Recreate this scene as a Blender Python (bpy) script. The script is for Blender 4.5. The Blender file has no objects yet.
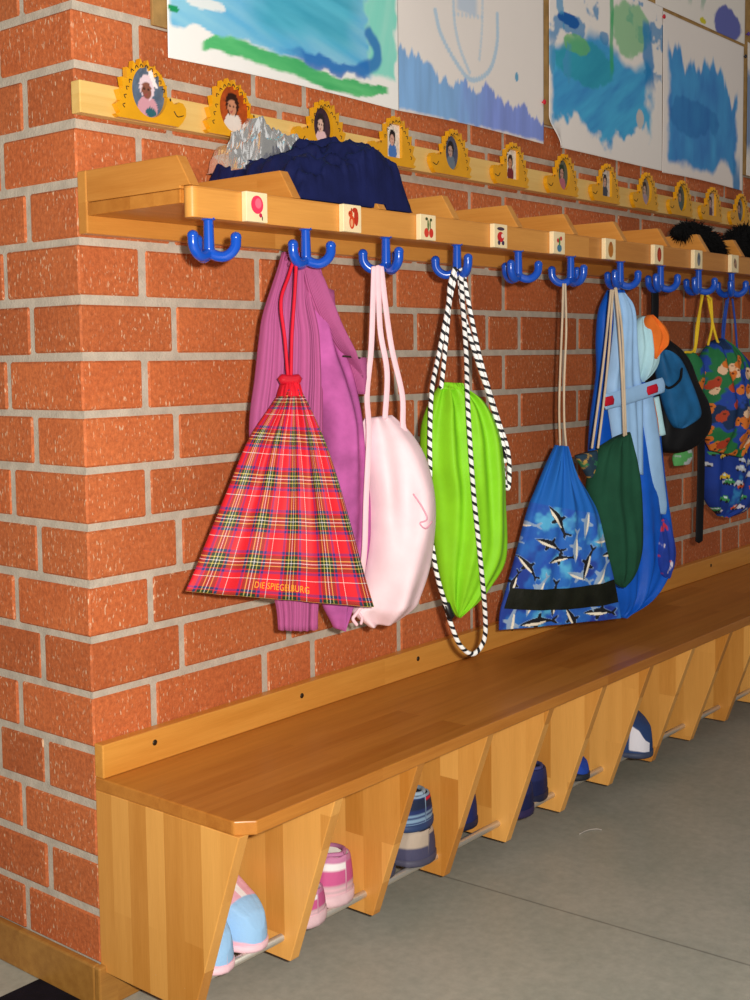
import bpy, bmesh, math, random
import numpy as np
from mathutils import Vector
random.seed(7)
rng = np.random.default_rng(11)
S = bpy.context.scene
COL = S.collection
PI = math.pi
R = math.radians

# ------------------------------------------------------------------ colours
def lin(h):
    h = h.lstrip('#')
    o = []
    for i in (0, 2, 4):
        c = int(h[i:i+2], 16) / 255
        o.append(c/12.92 if c <= .04045 else ((c+.055)/1.055)**2.4)
    return tuple(o)
def l4(h): return lin(h) + (1,)

# ------------------------------------------------------------------ mesh builder
class MB:
    def __init__(s): s.v = []; s.f = []; s.uv = []; s.c = []; s.sm = []
    def add(s, vs, fs, uv=None, col=None, smooth=True):
        n = len(s.v)
        s.v += [tuple(p) for p in vs]
        s.f += [tuple(i+n for i in f) for f in fs]
        s.uv += list(uv) if uv is not None else [(0, 0)]*len(vs)
        s.c += list(col) if col is not None else [(1, 1, 1)]*len(vs)
        s.sm += [smooth]*len(fs)
        return s
    def box(s, x0, x1, y0, y1, z0, z1, r=.002, seg=2, col=None):
        bm = bmesh.new()
        bmesh.ops.create_cube(bm, size=1)
        for v in bm.verts:
            v.co = Vector((x0+(x1-x0)*(v.co.x+.5), y0+(y1-y0)*(v.co.y+.5), z0+(z1-z0)*(v.co.z+.5)))
        if r > 0: bmesh.ops.bevel(bm, geom=bm.edges[:], offset=r, segments=seg, affect='EDGES', profile=.5)
        return s.bm(bm, col)
    def prism(s, poly, axis, a0, a1, r=.0015, col=None):
        # poly: list of 2-D points, extruded along axis between a0 and a1
        def mk(p, a):
            return {'x': (a, p[0], p[1]), 'y': (p[0], a, p[1]), 'z': (p[0], p[1], a)}[axis]
        bm = bmesh.new()
        A = [bm.verts.new(mk(p, a0)) for p in poly]; B = [bm.verts.new(mk(p, a1)) for p in poly]
        n = len(poly)
        bm.faces.new(A[::-1]); bm.faces.new(B)
        for i in range(n): bm.faces.new((A[i], A[(i+1) % n], B[(i+1) % n], B[i]))
        bmesh.ops.recalc_face_normals(bm, faces=bm.faces[:])
        if r > 0: bmesh.ops.bevel(bm, geom=bm.edges[:], offset=r, segments=2, affect='EDGES', profile=.5)
        return s.bm(bm, col)
    def bm(s, bm, col=None):
        bm.verts.index_update()
        vs = [v.co[:] for v in bm.verts]; fs = [[v.index for v in f.verts] for f in bm.faces]
        bm.free()
        return s.add(vs, fs, col=[col]*len(vs) if col else None, smooth=False)
    def tube(s, pts, rad, sides=10, sub=6, caps=True, col=None, flat=None):
        P = catmull(pts, sub)
        n = len(P)
        rr = rad if callable(rad) else (lambda t: rad)
        T = np.gradient(P, axis=0); T /= np.linalg.norm(T, axis=1)[:, None]+1e-12
        up = np.array([0, 0, 1.]) if abs(T[0][2]) < .9 else np.array([1., 0, 0])
        a = np.cross(T[0], up); a /= np.linalg.norm(a)
        L = 0; vs = []; uv = []; fs = []
        for i in range(n):
            if i: L += np.linalg.norm(P[i]-P[i-1])
            if flat is not None: a = np.array(flat[:3], float)
            a = a - T[i]*(a@T[i]); a /= np.linalg.norm(a)+1e-12
            b = np.cross(T[i], a)
            r = rr(i/(n-1))
            for j in range(sides+1):
                th = 2*PI*j/sides
                if flat is not None: o = a*flat[3]*math.cos(th)+b*flat[4]*math.sin(th)
                else: o = (a*math.cos(th)+b*math.sin(th))*r
                vs.append(P[i]+o); uv.append((j/sides, L))
        m = sides+1
        for i in range(n-1):
            for j in range(sides): fs.append((i*m+j, i*m+j+1, (i+1)*m+j+1, (i+1)*m+j))
        if caps:
            vs.append(P[0]-T[0]*rr(0)*.7); uv.append((0, 0)); c0 = len(vs)-1
            vs.append(P[-1]+T[-1]*rr(1)*.7); uv.append((0, L)); c1 = len(vs)-1
            for j in range(sides):
                fs.append((c0, j+1, j)); fs.append((c1, (n-1)*m+j, (n-1)*m+j+1))
        return s.add(vs, fs, uv, [col]*len(vs) if col else None)
    def ball(s, c, r, sc=(1, 1, 1), sub=2, col=None, disp=None):
        bm = bmesh.new(); bmesh.ops.create_icosphere(bm, subdivisions=sub, radius=1)
        bm.verts.index_update()
        vs = []
        for v in bm.verts:
            p = np.array(v.co[:]); k = 1+(disp(p) if disp else 0)
            vs.append(np.array(c)+p*np.array(sc)*r*k)
        fs = [[v.index for v in f.verts] for f in bm.faces]; bm.free()
        return s.add(vs, fs, col=[col]*len(vs) if col else None)
    def build(s, name, mat, parent=None, base=None):
        me = bpy.data.meshes.new(name)
        root = parent
        off = np.zeros(3)
        if parent is not None:
            while root.parent: root = root.parent
            off = np.array(root.location[:])
        elif base is not None: off = np.array(base, float)
        V = np.array(s.v, float)-off
        me.from_pydata([tuple(p) for p in V], [], s.f)
        uvl = me.uv_layers.new(name='UVMap')
        li = np.zeros(len(me.loops), int); me.loops.foreach_get('vertex_index', li)
        uvl.data.foreach_set('uv', np.array(s.uv, np.float32)[li].ravel())
        ca = me.color_attributes.new('paint', 'FLOAT_COLOR', 'POINT')
        C4 = np.ones((len(V), 4), np.float32); C4[:, :3] = np.array(s.c, np.float32)
        ca.data.foreach_set('color', C4.ravel())
        me.polygons.foreach_set('use_smooth', np.array(s.sm, bool))
        bm = bmesh.new(); bm.from_mesh(me)
        bmesh.ops.recalc_face_normals(bm, faces=bm.faces[:]); bm.to_mesh(me); bm.free()
        if isinstance(mat, (list, tuple)):
            for m in mat: me.materials.append(m)
        else: me.materials.append(mat)
        o = bpy.data.objects.new(name, me); COL.objects.link(o)
        if parent is not None: o.parent = parent
        elif base is not None: o.location = base
        return o
def catmull(pts, sub=6):
    P = np.array(pts, float)
    if sub <= 1 or len(P) < 3:
        if len(P) == 2 and sub > 1:
            t = np.linspace(0, 1, sub+1)[:, None]; return P[0]*(1-t)+P[1]*t
        return P
    Q = np.vstack([2*P[0]-P[1], P, 2*P[-1]-P[-2]])
    out = []
    for i in range(1, len(Q)-2):
        for k in range(sub):
            t = k/sub
            a, b, c, d = Q[i-1], Q[i], Q[i+1], Q[i+2]
            out.append(.5*((2*b)+(-a+c)*t+(2*a-5*b+4*c-d)*t*t+(-a+3*b-3*c+d)*t**3))
    out.append(P[-1])
    return np.array(out)
def thing(name, label, cat, loc, group=None):
    o = bpy.data.objects.new(name, None); COL.objects.link(o)
    o.location = loc; o.empty_display_size = .05
    return tag(o, label, cat, group)
def tag(o, label, cat, group=None):
    o['label'] = label; o['category'] = cat
    if group: o['group'] = group
    return o
def struct(o): o['kind'] = 'structure'; return o
def dup_part(o, parent, loc):
    c = o.copy(); COL.objects.link(c); c.parent = parent; c.location = loc
    for ch in list(o.children):
        d = ch.copy(); COL.objects.link(d); d.parent = c
    return c

# ------------------------------------------------------------------ noise for painting on meshes
def hsh(ix, iy, seed):
    n = (ix.astype(np.int64)*374761393 + iy.astype(np.int64)*668265263 + seed*1274126177) & 0xffffffff
    n = ((n ^ (n >> 13))*1274126177) & 0xffffffff
    n = n ^ (n >> 16)
    return (n & 0xffff)/65535.
def vnoise(x, y, seed=0):
    x = np.asarray(x, float); y = np.asarray(y, float)
    ix = np.floor(x); iy = np.floor(y); fx = x-ix; fy = y-iy
    fx = fx*fx*(3-2*fx); fy = fy*fy*(3-2*fy)
    a = hsh(ix, iy, seed); b = hsh(ix+1, iy, seed); c = hsh(ix, iy+1, seed); d = hsh(ix+1, iy+1, seed)
    return (a*(1-fx)+b*fx)*(1-fy)+(c*(1-fx)+d*fx)*fy
def fbm(x, y, seed=0, o=4):
    s = 0; a = .5; t = 0
    for i in range(o):
        s = s+a*vnoise(x*2**i, y*2**i, seed+i*17); t += a; a *= .5
    return s/t
def sstep(a, b, x):
    t = np.clip((x-a)/(b-a), 0, 1); return t*t*(3-2*t)
def mixc(C, col, m):
    return C*(1-m[..., None])+np.array(col)*m[..., None]
def inpoly(X, Y, poly):
    r = np.zeros(np.shape(X), bool); n = len(poly); j = n-1
    for i in range(n):
        xi, yi = poly[i]; xj, yj = poly[j]
        if yi != yj:
            r ^= ((yi > Y) != (yj > Y)) & (X < (xj-xi)*(Y-yi)/(yj-yi)+xi)
        j = i
    return r

# ------------------------------------------------------------------ materials
def newmat(name):
    m = bpy.data.materials.new(name); m.use_nodes = True
    nt = m.node_tree; b = nt.nodes['Principled BSDF']
    return m, nt, b
def N(nt, t, **k):
    n = nt.nodes.new(t)
    for a, v in k.items(): setattr(n, a, v)
    return n
def link(nt, a, b): nt.links.new(a, b)
def ramp(nt, stops, interp='LINEAR'):
    n = N(nt, 'ShaderNodeValToRGB'); e = n.color_ramp; e.interpolation = interp
    while len(e.elements) < len(stops): e.elements.new(.5)
    for el, (p, c) in zip(e.elements, stops): el.position = p; el.color = c if len(c) == 4 else tuple(c)+(1,)
    return n
def mth(nt, op, a, b=None, c=None):
    n = N(nt, 'ShaderNodeMath', operation=op)
    for i, x in enumerate((a, b, c)):
        if x is None: continue
        if isinstance(x, (int, float)): n.inputs[i].default_value = x
        else: link(nt, x, n.inputs[i])
    return n.outputs[0]
def mixrgb(nt, fac, a, b, mode='MIX'):
    n = N(nt, 'ShaderNodeMix', data_type='RGBA', blend_type=mode)
    for i, x in ((0, fac), (6, a), (7, b)):
        if isinstance(x, (int, float)): n.inputs[i].default_value = x
        elif isinstance(x, tuple): n.inputs[i].default_value = x if len(x) == 4 else x+(1,)
        else: link(nt, x, n.inputs[i])
    return n.outputs[2]
def coords(nt, kind='Object', scale=(1, 1, 1)):
    t = N(nt, 'ShaderNodeTexCoord'); m = N(nt, 'ShaderNodeMapping')
    m.inputs['Scale'].default_value = scale
    link(nt, t.outputs[kind], m.inputs['Vector']); return m.outputs[0]
def noise(nt, vec, scale, detail=3, rough=.5):
    n = N(nt, 'ShaderNodeTexNoise'); n.inputs['Scale'].default_value = scale
    n.inputs['Detail'].default_value = detail; n.inputs['Roughness'].default_value = rough
    link(nt, vec, n.inputs['Vector']); return n.outputs['Fac']
def bump(nt, b, h, strength=.3, dist=.002):
    n = N(nt, 'ShaderNodeBump'); n.inputs['Strength'].default_value = strength; n.inputs['Distance'].default_value = dist
    link(nt, h, n.inputs['Height']); link(nt, n.outputs[0], b.inputs['Normal'])
def plain(name, h, rough=.5, metal=0, coat=0, bumpk=None, var=0.0, spec=.5):
    m, nt, b = newmat(name)
    b.inputs['Base Color'].default_value = l4(h); b.inputs['Roughness'].default_value = rough
    b.inputs['Metallic'].default_value = metal; b.inputs['Coat Weight'].default_value = coat
    b.inputs['Specular IOR Level'].default_value = spec
    v = coords(nt)
    if var:
        c = lin(h); f = noise(nt, v, 40, 4)
        r = ramp(nt, [(.3, tuple(x*(1-var) for x in c)), (.7, tuple(min(1, x*(1+var)) for x in c))])
        link(nt, f, r.inputs[0]); link(nt, r.outputs[0], b.inputs['Base Color'])
    if bumpk: bump(nt, b, noise(nt, v, bumpk[0], 3), bumpk[1], bumpk[2])
    return m
def fabric(name, h, rough=.85, weave=900, k=.25, var=.12, sheen=.2, wr=(30, .25)):
    m, nt, b = newmat(name); v = coords(nt); c = lin(h)
    f = noise(nt, v, 25, 4)
    r = ramp(nt, [(.3, tuple(x*(1-var) for x in c)), (.7, tuple(min(1, x*(1+var)) for x in c))])
    link(nt, f, r.inputs[0]); link(nt, r.outputs[0], b.inputs['Base Color'])
    b.inputs['Roughness'].default_value = rough; b.inputs['Sheen Weight'].default_value = 0
    b.inputs['Specular IOR Level'].default_value = .18
    h2 = mth(nt, 'ADD', mth(nt, 'MULTIPLY', noise(nt, v, weave, 1), .15), noise(nt, v, wr[0], 3))
    bump(nt, b, h2, wr[1], .004)
    return m
def painted(name, rough=.8, sheen=0., spec=.3, bk=(35, .2)):
    m, nt, b = newmat(name)
    a = N(nt, 'ShaderNodeAttribute', attribute_name='paint')
    link(nt, a.outputs['Color'], b.inputs['Base Color'])
    b.inputs['Roughness'].default_value = rough; b.inputs['Sheen Weight'].default_value = 0
    b.inputs['Specular IOR Level'].default_value = spec
    if bk: bump(nt, b, noise(nt, coords(nt), bk[0], 4), bk[1], .003)
    return m
def ribbed(name, h, freq, rough=.95, k=.8, var=.1):
    m, nt, b = newmat(name); c = lin(h)
    t = N(nt, 'ShaderNodeTexCoord'); sp = N(nt, 'ShaderNodeSeparateXYZ'); link(nt, t.outputs['UV'], sp.inputs[0])
    w = mth(nt, 'SINE', mth(nt, 'MULTIPLY', sp.outputs[0], freq*2*PI))
    f = mth(nt, 'ADD', mth(nt, 'MULTIPLY', w, .5), .5)
    v = coords(nt)
    r = ramp(nt, [(0, tuple(x*.78 for x in c)), (1, c)]); link(nt, f, r.inputs[0])
    n2 = noise(nt, v, 60, 4)
    q = mixrgb(nt, mth(nt, 'MULTIPLY', n2, .35), r.outputs[0], tuple(x*.6 for x in c))
    link(nt, q, b.inputs['Base Color'])
    b.inputs['Roughness'].default_value = rough; b.inputs['Sheen Weight'].default_value = 0
    b.inputs['Specular IOR Level'].default_value = .2
    bump(nt, b, mth(nt, 'ADD', f, mth(nt, 'MULTIPLY', n2, .6)), k, .003)
    return m
def wood(name, light, dark, grain='x', across='y', stave=.045, length=.45, rough=.38, seed=0., contrast=.5):
    m, nt, b = newmat(name)
    t = N(nt, 'ShaderNodeTexCoord'); oi = N(nt, 'ShaderNodeObjectInfo')
    sp = N(nt, 'ShaderNodeSeparateXYZ'); link(nt, t.outputs['Object'], sp.inputs[0])
    ix = {'x': 0, 'y': 1, 'z': 2}
    third = ({'x', 'y', 'z'}-{grain, across}).pop()
    rnd = mth(nt, 'MULTIPLY', oi.outputs['Random'], 7.3)
    g = mth(nt, 'ADD', sp.outputs[ix[grain]], rnd)
    a = mth(nt, 'ADD', mth(nt, 'ADD', sp.outputs[ix[across]], mth(nt, 'MULTIPLY', rnd, .37)), seed+.011)
    cb = N(nt, 'ShaderNodeCombineXYZ'); link(nt, g, cb.inputs[0]); link(nt, a, cb.inputs[1])
    br = N(nt, 'ShaderNodeTexBrick'); br.offset = .37; br.offset_frequency = 2; br.squash = 1
    br.inputs['Color1'].default_value = (0, 0, 0, 1); br.inputs['Color2'].default_value = (1, 1, 1, 1)
    br.inputs['Mortar'].default_value = (.5, .5, .5, 1); br.inputs['Scale'].default_value = 1
    br.inputs['Mortar Size'].default_value = 0; br.inputs['Brick Width'].default_value = length; br.inputs['Row Height'].default_value = stave
    link(nt, cb.outputs[0], br.inputs['Vector'])
    bw = N(nt, 'ShaderNodeSeparateColor'); link(nt, br.outputs['Color'], bw.inputs[0])
    stv = bw.outputs[0]
    # grain noise, stretched along the grain and shifted per stave
    cg = N(nt, 'ShaderNodeCombineXYZ')
    link(nt, mth(nt, 'MULTIPLY', g, 4), cg.inputs[0])
    link(nt, mth(nt, 'ADD', mth(nt, 'MULTIPLY', a, 60), mth(nt, 'MULTIPLY', stv, 31)), cg.inputs[1])
    link(nt, mth(nt, 'MULTIPLY', sp.outputs[ix[third]], 60), cg.inputs[2])
    n1 = noise(nt, cg.outputs[0], 1.0, 5, .6)
    cg2 = N(nt, 'ShaderNodeCombineXYZ')
    link(nt, mth(nt, 'MULTIPLY', g, 25), cg2.inputs[0]); link(nt, mth(nt, 'MULTIPLY', a, 700), cg2.inputs[1])
    link(nt, mth(nt, 'MULTIPLY', sp.outputs[ix[third]], 700), cg2.inputs[2])
    n2 = noise(nt, cg2.outputs[0], 1.0, 2)
    f = mth(nt, 'ADD', mth(nt, 'MULTIPLY', stv, contrast), mth(nt, 'MULTIPLY', n1, 1-contrast))
    f = mth(nt, 'ADD', f, mth(nt, 'MULTIPLY', mth(nt, 'SUBTRACT', n2, .5), .25))
    r = ramp(nt, [(.15, lin(light)), (.85, lin(dark))]); link(nt, f, r.inputs[0])
    link(nt, r.outputs[0], b.inputs['Base Color'])
    b.inputs['Roughness'].default_value = rough; b.inputs['Specular IOR Level'].default_value = .4
    bump(nt, b, n2, .06, .0008)
    return m

# wood, metal, paint
M = {}
M['beech_x_z'] = wood('beech_rack', '#DE9C4C', '#B26C26', 'x', 'z', .05, .7, .36)
M['beech_x_y'] = wood('beech_bench_top', '#D28C3C', '#A8621E', 'x', 'y', .048, .7, .36, contrast=.3)
M['beech_rail'] = wood('beech_rail', '#EAA850', '#CA8432', 'x', 'z', .2, 2., .36, contrast=.2)
M['beech_panel'] = wood('beech_side_panel', '#F0B05C', '#C47E30', 'z', 'y', .038, .33, .4, contrast=.62)
M['beech_div'] = wood('beech_divider', '#DE9C4C', '#BA7228', 'y', 'z', .09, .6, .38, contrast=.25)
M['pine'] = wood('pine_batten', '#F0CB80', '#D9A753', 'x', 'z', .03, 3., .5, contrast=.3)
M['skirting'] = wood('skirting_wood', '#B9853F', '#875420', 'x', 'y', .3, 2., .45, contrast=.2)
M['cork'] = plain('pin_board_cork', '#A8824C', .9, bumpk=(400, .4, .001), var=.2)
M['blue_hook'] = plain('blue_hook_plastic', '#0F4DBA', .22, coat=.3)
M['steel'] = plain('brushed_steel', '#DAD4CA', .42, metal=.8)
M['screw'] = plain('screw_metal', '#4A3F30', .4, metal=.8)
M['tile'] = plain('tile_wood_pale', '#F3DCB0', .45, var=.05)
M['yellow'] = plain('sunflower_yellow_paint', '#E6A30E', .38, coat=.2, var=.06)
M['mark'] = plain('dark_marking', '#2A2012', .6)
M['painted'] = painted('printed_paper', .55, bk=None)
M['paper'] = painted('painted_paper', .8, bk=(30, .12))
M['print_cloth'] = painted('printed_cloth', .78, .1)
M['shoe_cloth'] = painted('shoe_upper', .7, .1, bk=(250, .2))

def brick_mat():
    m, nt, b = newmat('red_brick')
    v = coords(nt)
    at = N(nt, 'ShaderNodeAttribute', attribute_name='paint')
    big = noise(nt, v, 9, 4, .6)
    fine = noise(nt, v, 130, 4, .7)
    base = mixrgb(nt, mth(nt, 'MULTIPLY', big, .9), l4('#CE7645'), l4('#AE552D'))
    base = mixrgb(nt, 1.0, base, at.outputs['Color'], 'MULTIPLY')
    r = ramp(nt, [(.3, (.72, .66, .62)), (.7, (1.22, 1.2, 1.16))]); link(nt, fine, r.inputs[0])
    base = mixrgb(nt, 1.0, base, r.outputs[0], 'MULTIPLY')
    # small pale lime specks, drawn out vertically
    vs = coords(nt, scale=(260, 260, 95))
    sp = noise(nt, vs, 1.0, 2, .5)
    pr = ramp(nt, [(.61, (0, 0, 0)), (.69, (1, 1, 1))]); link(nt, sp, pr.inputs[0])
    msk = noise(nt, v, 14, 2)
    mr = ramp(nt, [(.36, (0, 0, 0)), (.56, (1, 1, 1))]); link(nt, msk, mr.inputs[0])
    k = mth(nt, 'MULTIPLY', mth(nt, 'MULTIPLY', pr.outputs[0], mr.outputs[0]), .62)
    base = mixrgb(nt, k, base, l4('#F0D6B4'))
    link(nt, base, b.inputs['Base Color']); b.inputs['Roughness'].default_value = .75
    b.inputs['Specular IOR Level'].default_value = .35
    h = mth(nt, 'ADD', fine, mth(nt, 'MULTIPLY', sp, .6)); bump(nt, b, h, .45, .002)
    return m
M['brick'] = brick_mat()
M['mortar'] = plain('grey_mortar', '#BDB1A2', .9, bumpk=(260, .5, .002), var=.14, spec=.2)
def floor_mat():
    m, nt, b = newmat('grey_linoleum')
    v = coords(nt)
    n1 = noise(nt, v, 3.2, 4, .6); n2 = noise(nt, v, 55, 4, .65)
    r = ramp(nt, [(.3, lin('#A0A297')), (.7, lin('#B8B4A8'))]); link(nt, n1, r.inputs[0])
    r2 = ramp(nt, [(.25, (.86, .86, .85)), (.75, (1.12, 1.11, 1.1))]); link(nt, n2, r2.inputs[0])
    c = mixrgb(nt, 1.0, r.outputs[0], r2.outputs[0], 'MULTIPLY')
    t = N(nt, 'ShaderNodeTexCoord'); sp = N(nt, 'ShaderNodeSeparateXYZ'); link(nt, t.outputs['Object'], sp.inputs[0])
    d = mth(nt, 'ABSOLUTE', mth(nt, 'SUBTRACT', mth(nt, 'ADD', sp.outputs[0], mth(nt, 'MULTIPLY', sp.outputs[1], .041)), .703))
    s = ramp(nt, [(.0, (1, 1, 1)), (.0016, (1, 1, 1)), (.0032, (0, 0, 0))]); link(nt, d, s.inputs[0])
    c = mixrgb(nt, mth(nt, 'MULTIPLY', s.outputs[0], .55), c, l4('#3D3A36'))
    link(nt, c, b.inputs['Base Color']); b.inputs['Roughness'].default_value = .42
    b.inputs['Specular IOR Level'].default_value = .35
    bump(nt, b, n2, .08, .001)
    return m
M['floor'] = floor_mat()

def tartan_mat():
    m, nt, b = newmat('red_tartan_cloth')
    t = N(nt, 'ShaderNodeTexCoord'); sp = N(nt, 'ShaderNodeSeparateXYZ'); link(nt, t.outputs['UV'], sp.inputs[0])
    red = lin('#D81828'); nav = lin('#2A2C78'); grn = lin('#16301F'); yel = lin('#D8C060'); wht = lin('#F0E4E0')
    st = [(0, red), (.23, nav), (.295, red), (.325, grn), (.41, yel), (.435, grn), (.495, wht), (.515, grn), (.575, yel), (.60, grn), (.685, red), (.715, nav), (.78, red), (.912, wht), (.926, red)]
    cs = []
    for i, (per, ph) in enumerate(((.060, .1), (.058, .25))):
        f = mth(nt, 'FRACT', mth(nt, 'ADD', mth(nt, 'DIVIDE', sp.outputs[i], per), ph))
        r = ramp(nt, st, 'CONSTANT'); link(nt, f, r.inputs[0]); cs.append(r.outputs[0])
    tw = mth(nt, 'FRACT', mth(nt, 'MULTIPLY', mth(nt, 'ADD', sp.outputs[0], sp.outputs[1]), 420))
    fac = mth(nt, 'ADD', mth(nt, 'MULTIPLY', mth(nt, 'GREATER_THAN', tw, .5), .3), .35)
    c = mixrgb(nt, fac, cs[0], cs[1])
    link(nt, c, b.inputs['Base Color']); b.inputs['Roughness'].default_value = .6
    b.inputs['Sheen Weight'].default_value = 0; b.inputs['Specular IOR Level'].default_value = .4
    bump(nt, b, noise(nt, coords(nt), 28, 3), .15, .004)
    return m
M['tartan'] = tartan_mat()
def cord_mat():
    m, nt, b = newmat('black_white_twisted_cord')
    t = N(nt, 'ShaderNodeTexCoord'); sp = N(nt, 'ShaderNodeSeparateXYZ'); link(nt, t.outputs['UV'], sp.inputs[0])
    a = mth(nt, 'ADD', mth(nt, 'MULTIPLY', sp.outputs[1], 64), sp.outputs[0])
    f = mth(nt, 'GREATER_THAN', mth(nt, 'FRACT', a), .38)
    c = mixrgb(nt, f, l4('#10101A'), l4('#F6F4F4'))
    link(nt, c, b.inputs['Base Color']); b.inputs['Roughness'].default_value = .7
    return m
M['cord_bw'] = cord_mat()

# ------------------------------------------------------------------ room shell: brick corner, floor, skirting
CZ, Z0, J = .0833, .058, .012
even = [0, .12, .37, .495, .745, .995, 1.12, 1.37, 1.62, 1.745, 1.995, 2.245, 2.37, 2.62, 2.87, 2.995, 3.245]
odd = [0, .1825, .4325, .5575, .8075, 1.0575, 1.1825, 1.4325, 1.6825, 1.8075, 2.0575, 2.3075, 2.4325, 2.6825, 2.9325, 3.0575, 3.245]
def lay(mb, x0, x1, y0, y1, z0, z1):
    t = random.uniform(.86, 1.1); w = random.uniform(-.06, .06)
    j = lambda: random.uniform(-.0012, .0012)
    mb.box(x0+j(), x1+j(), y0+abs(j())*.5, y1, z0+j(), z1+j(), .0028, 1, col=(t, t*(1+w*.6), t*(1+w)))
main = MB(); left = MB()
for k in range(-1, 24):
    z0 = Z0+k*CZ+J/2; z1 = Z0+(k+1)*CZ-J/2
    js = even if k % 2 == 0 else odd
    cy = .1825 if k % 2 == 0 else .12
    for i in range(len(js)-1):
        x0 = js[i]+(J/2 if i else 0); x1 = js[i+1]-J/2
        lay(main, x0, x1, 0, (cy-J/2) if i == 0 else .1, z0, z1)
    y = cy; n = 0
    while y < 1.3:
        L = .25 if (n+k) % 3 else .125
        lay(left, 0, .1, y+J/2, y+L-J/2, z0, z1)
        y += L; n += 1
wr = main.build('wall_right', M['brick'], base=(0, 0, 0)); struct(wr)
wl = left.build('wall_left', M['brick'], base=(0, 0, 0)); struct(wl)
struct(MB().box(.003, 3.3, .003, .3, 0, 2.1, 0).build('mortar_bed', M['mortar'], wr))
struct(MB().box(.003, .3, .3, 1.35, 0, 2.1, 0).build('mortar_bed', M['mortar'], wl))
struct(MB().box(-2.2, 4.2, -3.2, 1.6, -.06, 0, 0).build('floor', M['floor'], base=(0, 0, 0)))
b1 = MB().box(-.013, 3.3, -.013, 0, 0, .066, .003).build('baseboard_right', M['skirting'], base=(0, 0, 0)); struct(b1)
b2 = MB().box(-.013, 0, 0, 1.35, 0, .066, .003).build('baseboard_left', M['skirting'], base=(0, 0, 0)); struct(b2)

# ------------------------------------------------------------------ bench
bench = thing('shoe_bench', 'long beech wall bench with slanted side panels and open shoe compartments underneath', 'bench', (0, 0, 0))
XE = 2.7
YF = -.312; ZT = .353
top = [(0, -.0), (XE, -.0), (XE, YF), (.022, YF), (0.0, YF+.022)]
MB().prism(top, 'z', ZT-.020, ZT, .002).build('bench_top', M['beech_x_y'], bench)
MB().box(0, XE, -.020, 0, ZT+.0002, .404, .002).build('back_rail', M['beech_rail'], bench)
MB().box(0.02, XE, -.014, 0, .066, ZT-.020, 0).build('back_panel', M['beech_x_z'], bench)
panel = MB().prism([(-.0005, .055), (-.0005, ZT-.020), (YF+.012, ZT-.020), (-.203, .055)], 'x', 0, .02, .0012).build('side_panel', M['beech_panel'], bench)
for i in range(1, 14): dup_part(panel, bench, (.2*i, 0, 0))
for y, z in ((-.186, .088), (-.125, .088), (-.06, .088)):
    MB().tube([(.004, y, z), (XE-.004, y, z)], .0062, 14, 4).build('steel_rod', M['steel'], bench)
for x in [.101+.338*i for i in range(8)]:
    m = MB(); m.ball((x, -.0202, .384), .0048, (1, .35, 1), 2)
    sc = m.build('screw', M['screw'], bench)

# ------------------------------------------------------------------ coat rack
rack = thing('coat_rack', 'beech wall coat rack with slanted dividers, picture tiles and blue triple hooks', 'coat rack', (0, 0, 1.15))
MB().box(0, XE, -.020, 0, 1.150, 1.239, .002).build('back_board', M['beech_x_z'], rack)
MB().box(0.001, XE, -.2145, -.0205, 1.175, 1.1935, .0015).build('shelf_board', M['beech_x_y'], rack)
# front board with rounded near end
prof = [(XE, -.215), (.012, -.215)]
for k in range(7):
    a = PI/2*k/6; prof.append((.012-.0105*math.sin(a), -.2255+.0105*math.cos(a)))
for k in range(1, 7):
    a = PI/2*k/6; prof.append((.012-.0105*math.cos(a), -.2255-.0105*math.sin(a)))
prof += [(XE, -.236)]
MB().prism(prof, 'z', 1.1555, 1.1965, .0012).build('front_board', M['beech_x_z'], rack)
dv = MB().prism([(-.0205, 1.194), (-.0205, 1.2385), (-.2095, 1.2385), (-.2345, 1.1972), (-.2148, 1.1972), (-.2148, 1.194)], 'x', .0005, .0185, .0012).build('divider', M['beech_div'], rack)
# the front corner of each divider slopes down onto the front board
dv.data.name = 'divider'
for i in range(1, 14): dup_part(dv, rack, (.2*i, 0, 0))
HX = [.041, .237, .427, .622, .815, 1.003, 1.203, 1.386, 1.577, 1.760, 1.955, 2.15, 2.345]
def hook_mb(x, y, base):
    m = MB()
    m.tube([(x, y, 1.158), (x, y, 1.135), (x, y, 1.112)], lambda t: .0078-.0012*(1-t), 14, 5)
    m.ball((x, y, 1.1105), .0088, sub=3)
    for q in range(3):
        a = R(base+120*q); c, s_ = math.cos(a), math.sin(a)
        m.tube([(x+c*r, y+s_*r, z) for r, z in ((0, 1.113), (.008, 1.1075), (.019, 1.1055), (.029, 1.110), (.0355, 1.119), (.0365, 1.1305))], .0072, 12, 5)
        m.ball((x+c*.0365, y+s_*.0365, 1.131), .0078, sub=2)
    m.ball((x, y, 1.1565), .011, (1, 1, .35), 2)
    return m
for i, x in enumerate(HX):
    hook_mb(x, -.2255, [-49, -49, 131, 125, -49, 131, -49, -49, -49, -40, -49, -49, -49][i]).build('triple_hook', M['blue_hook'], rack)
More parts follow.
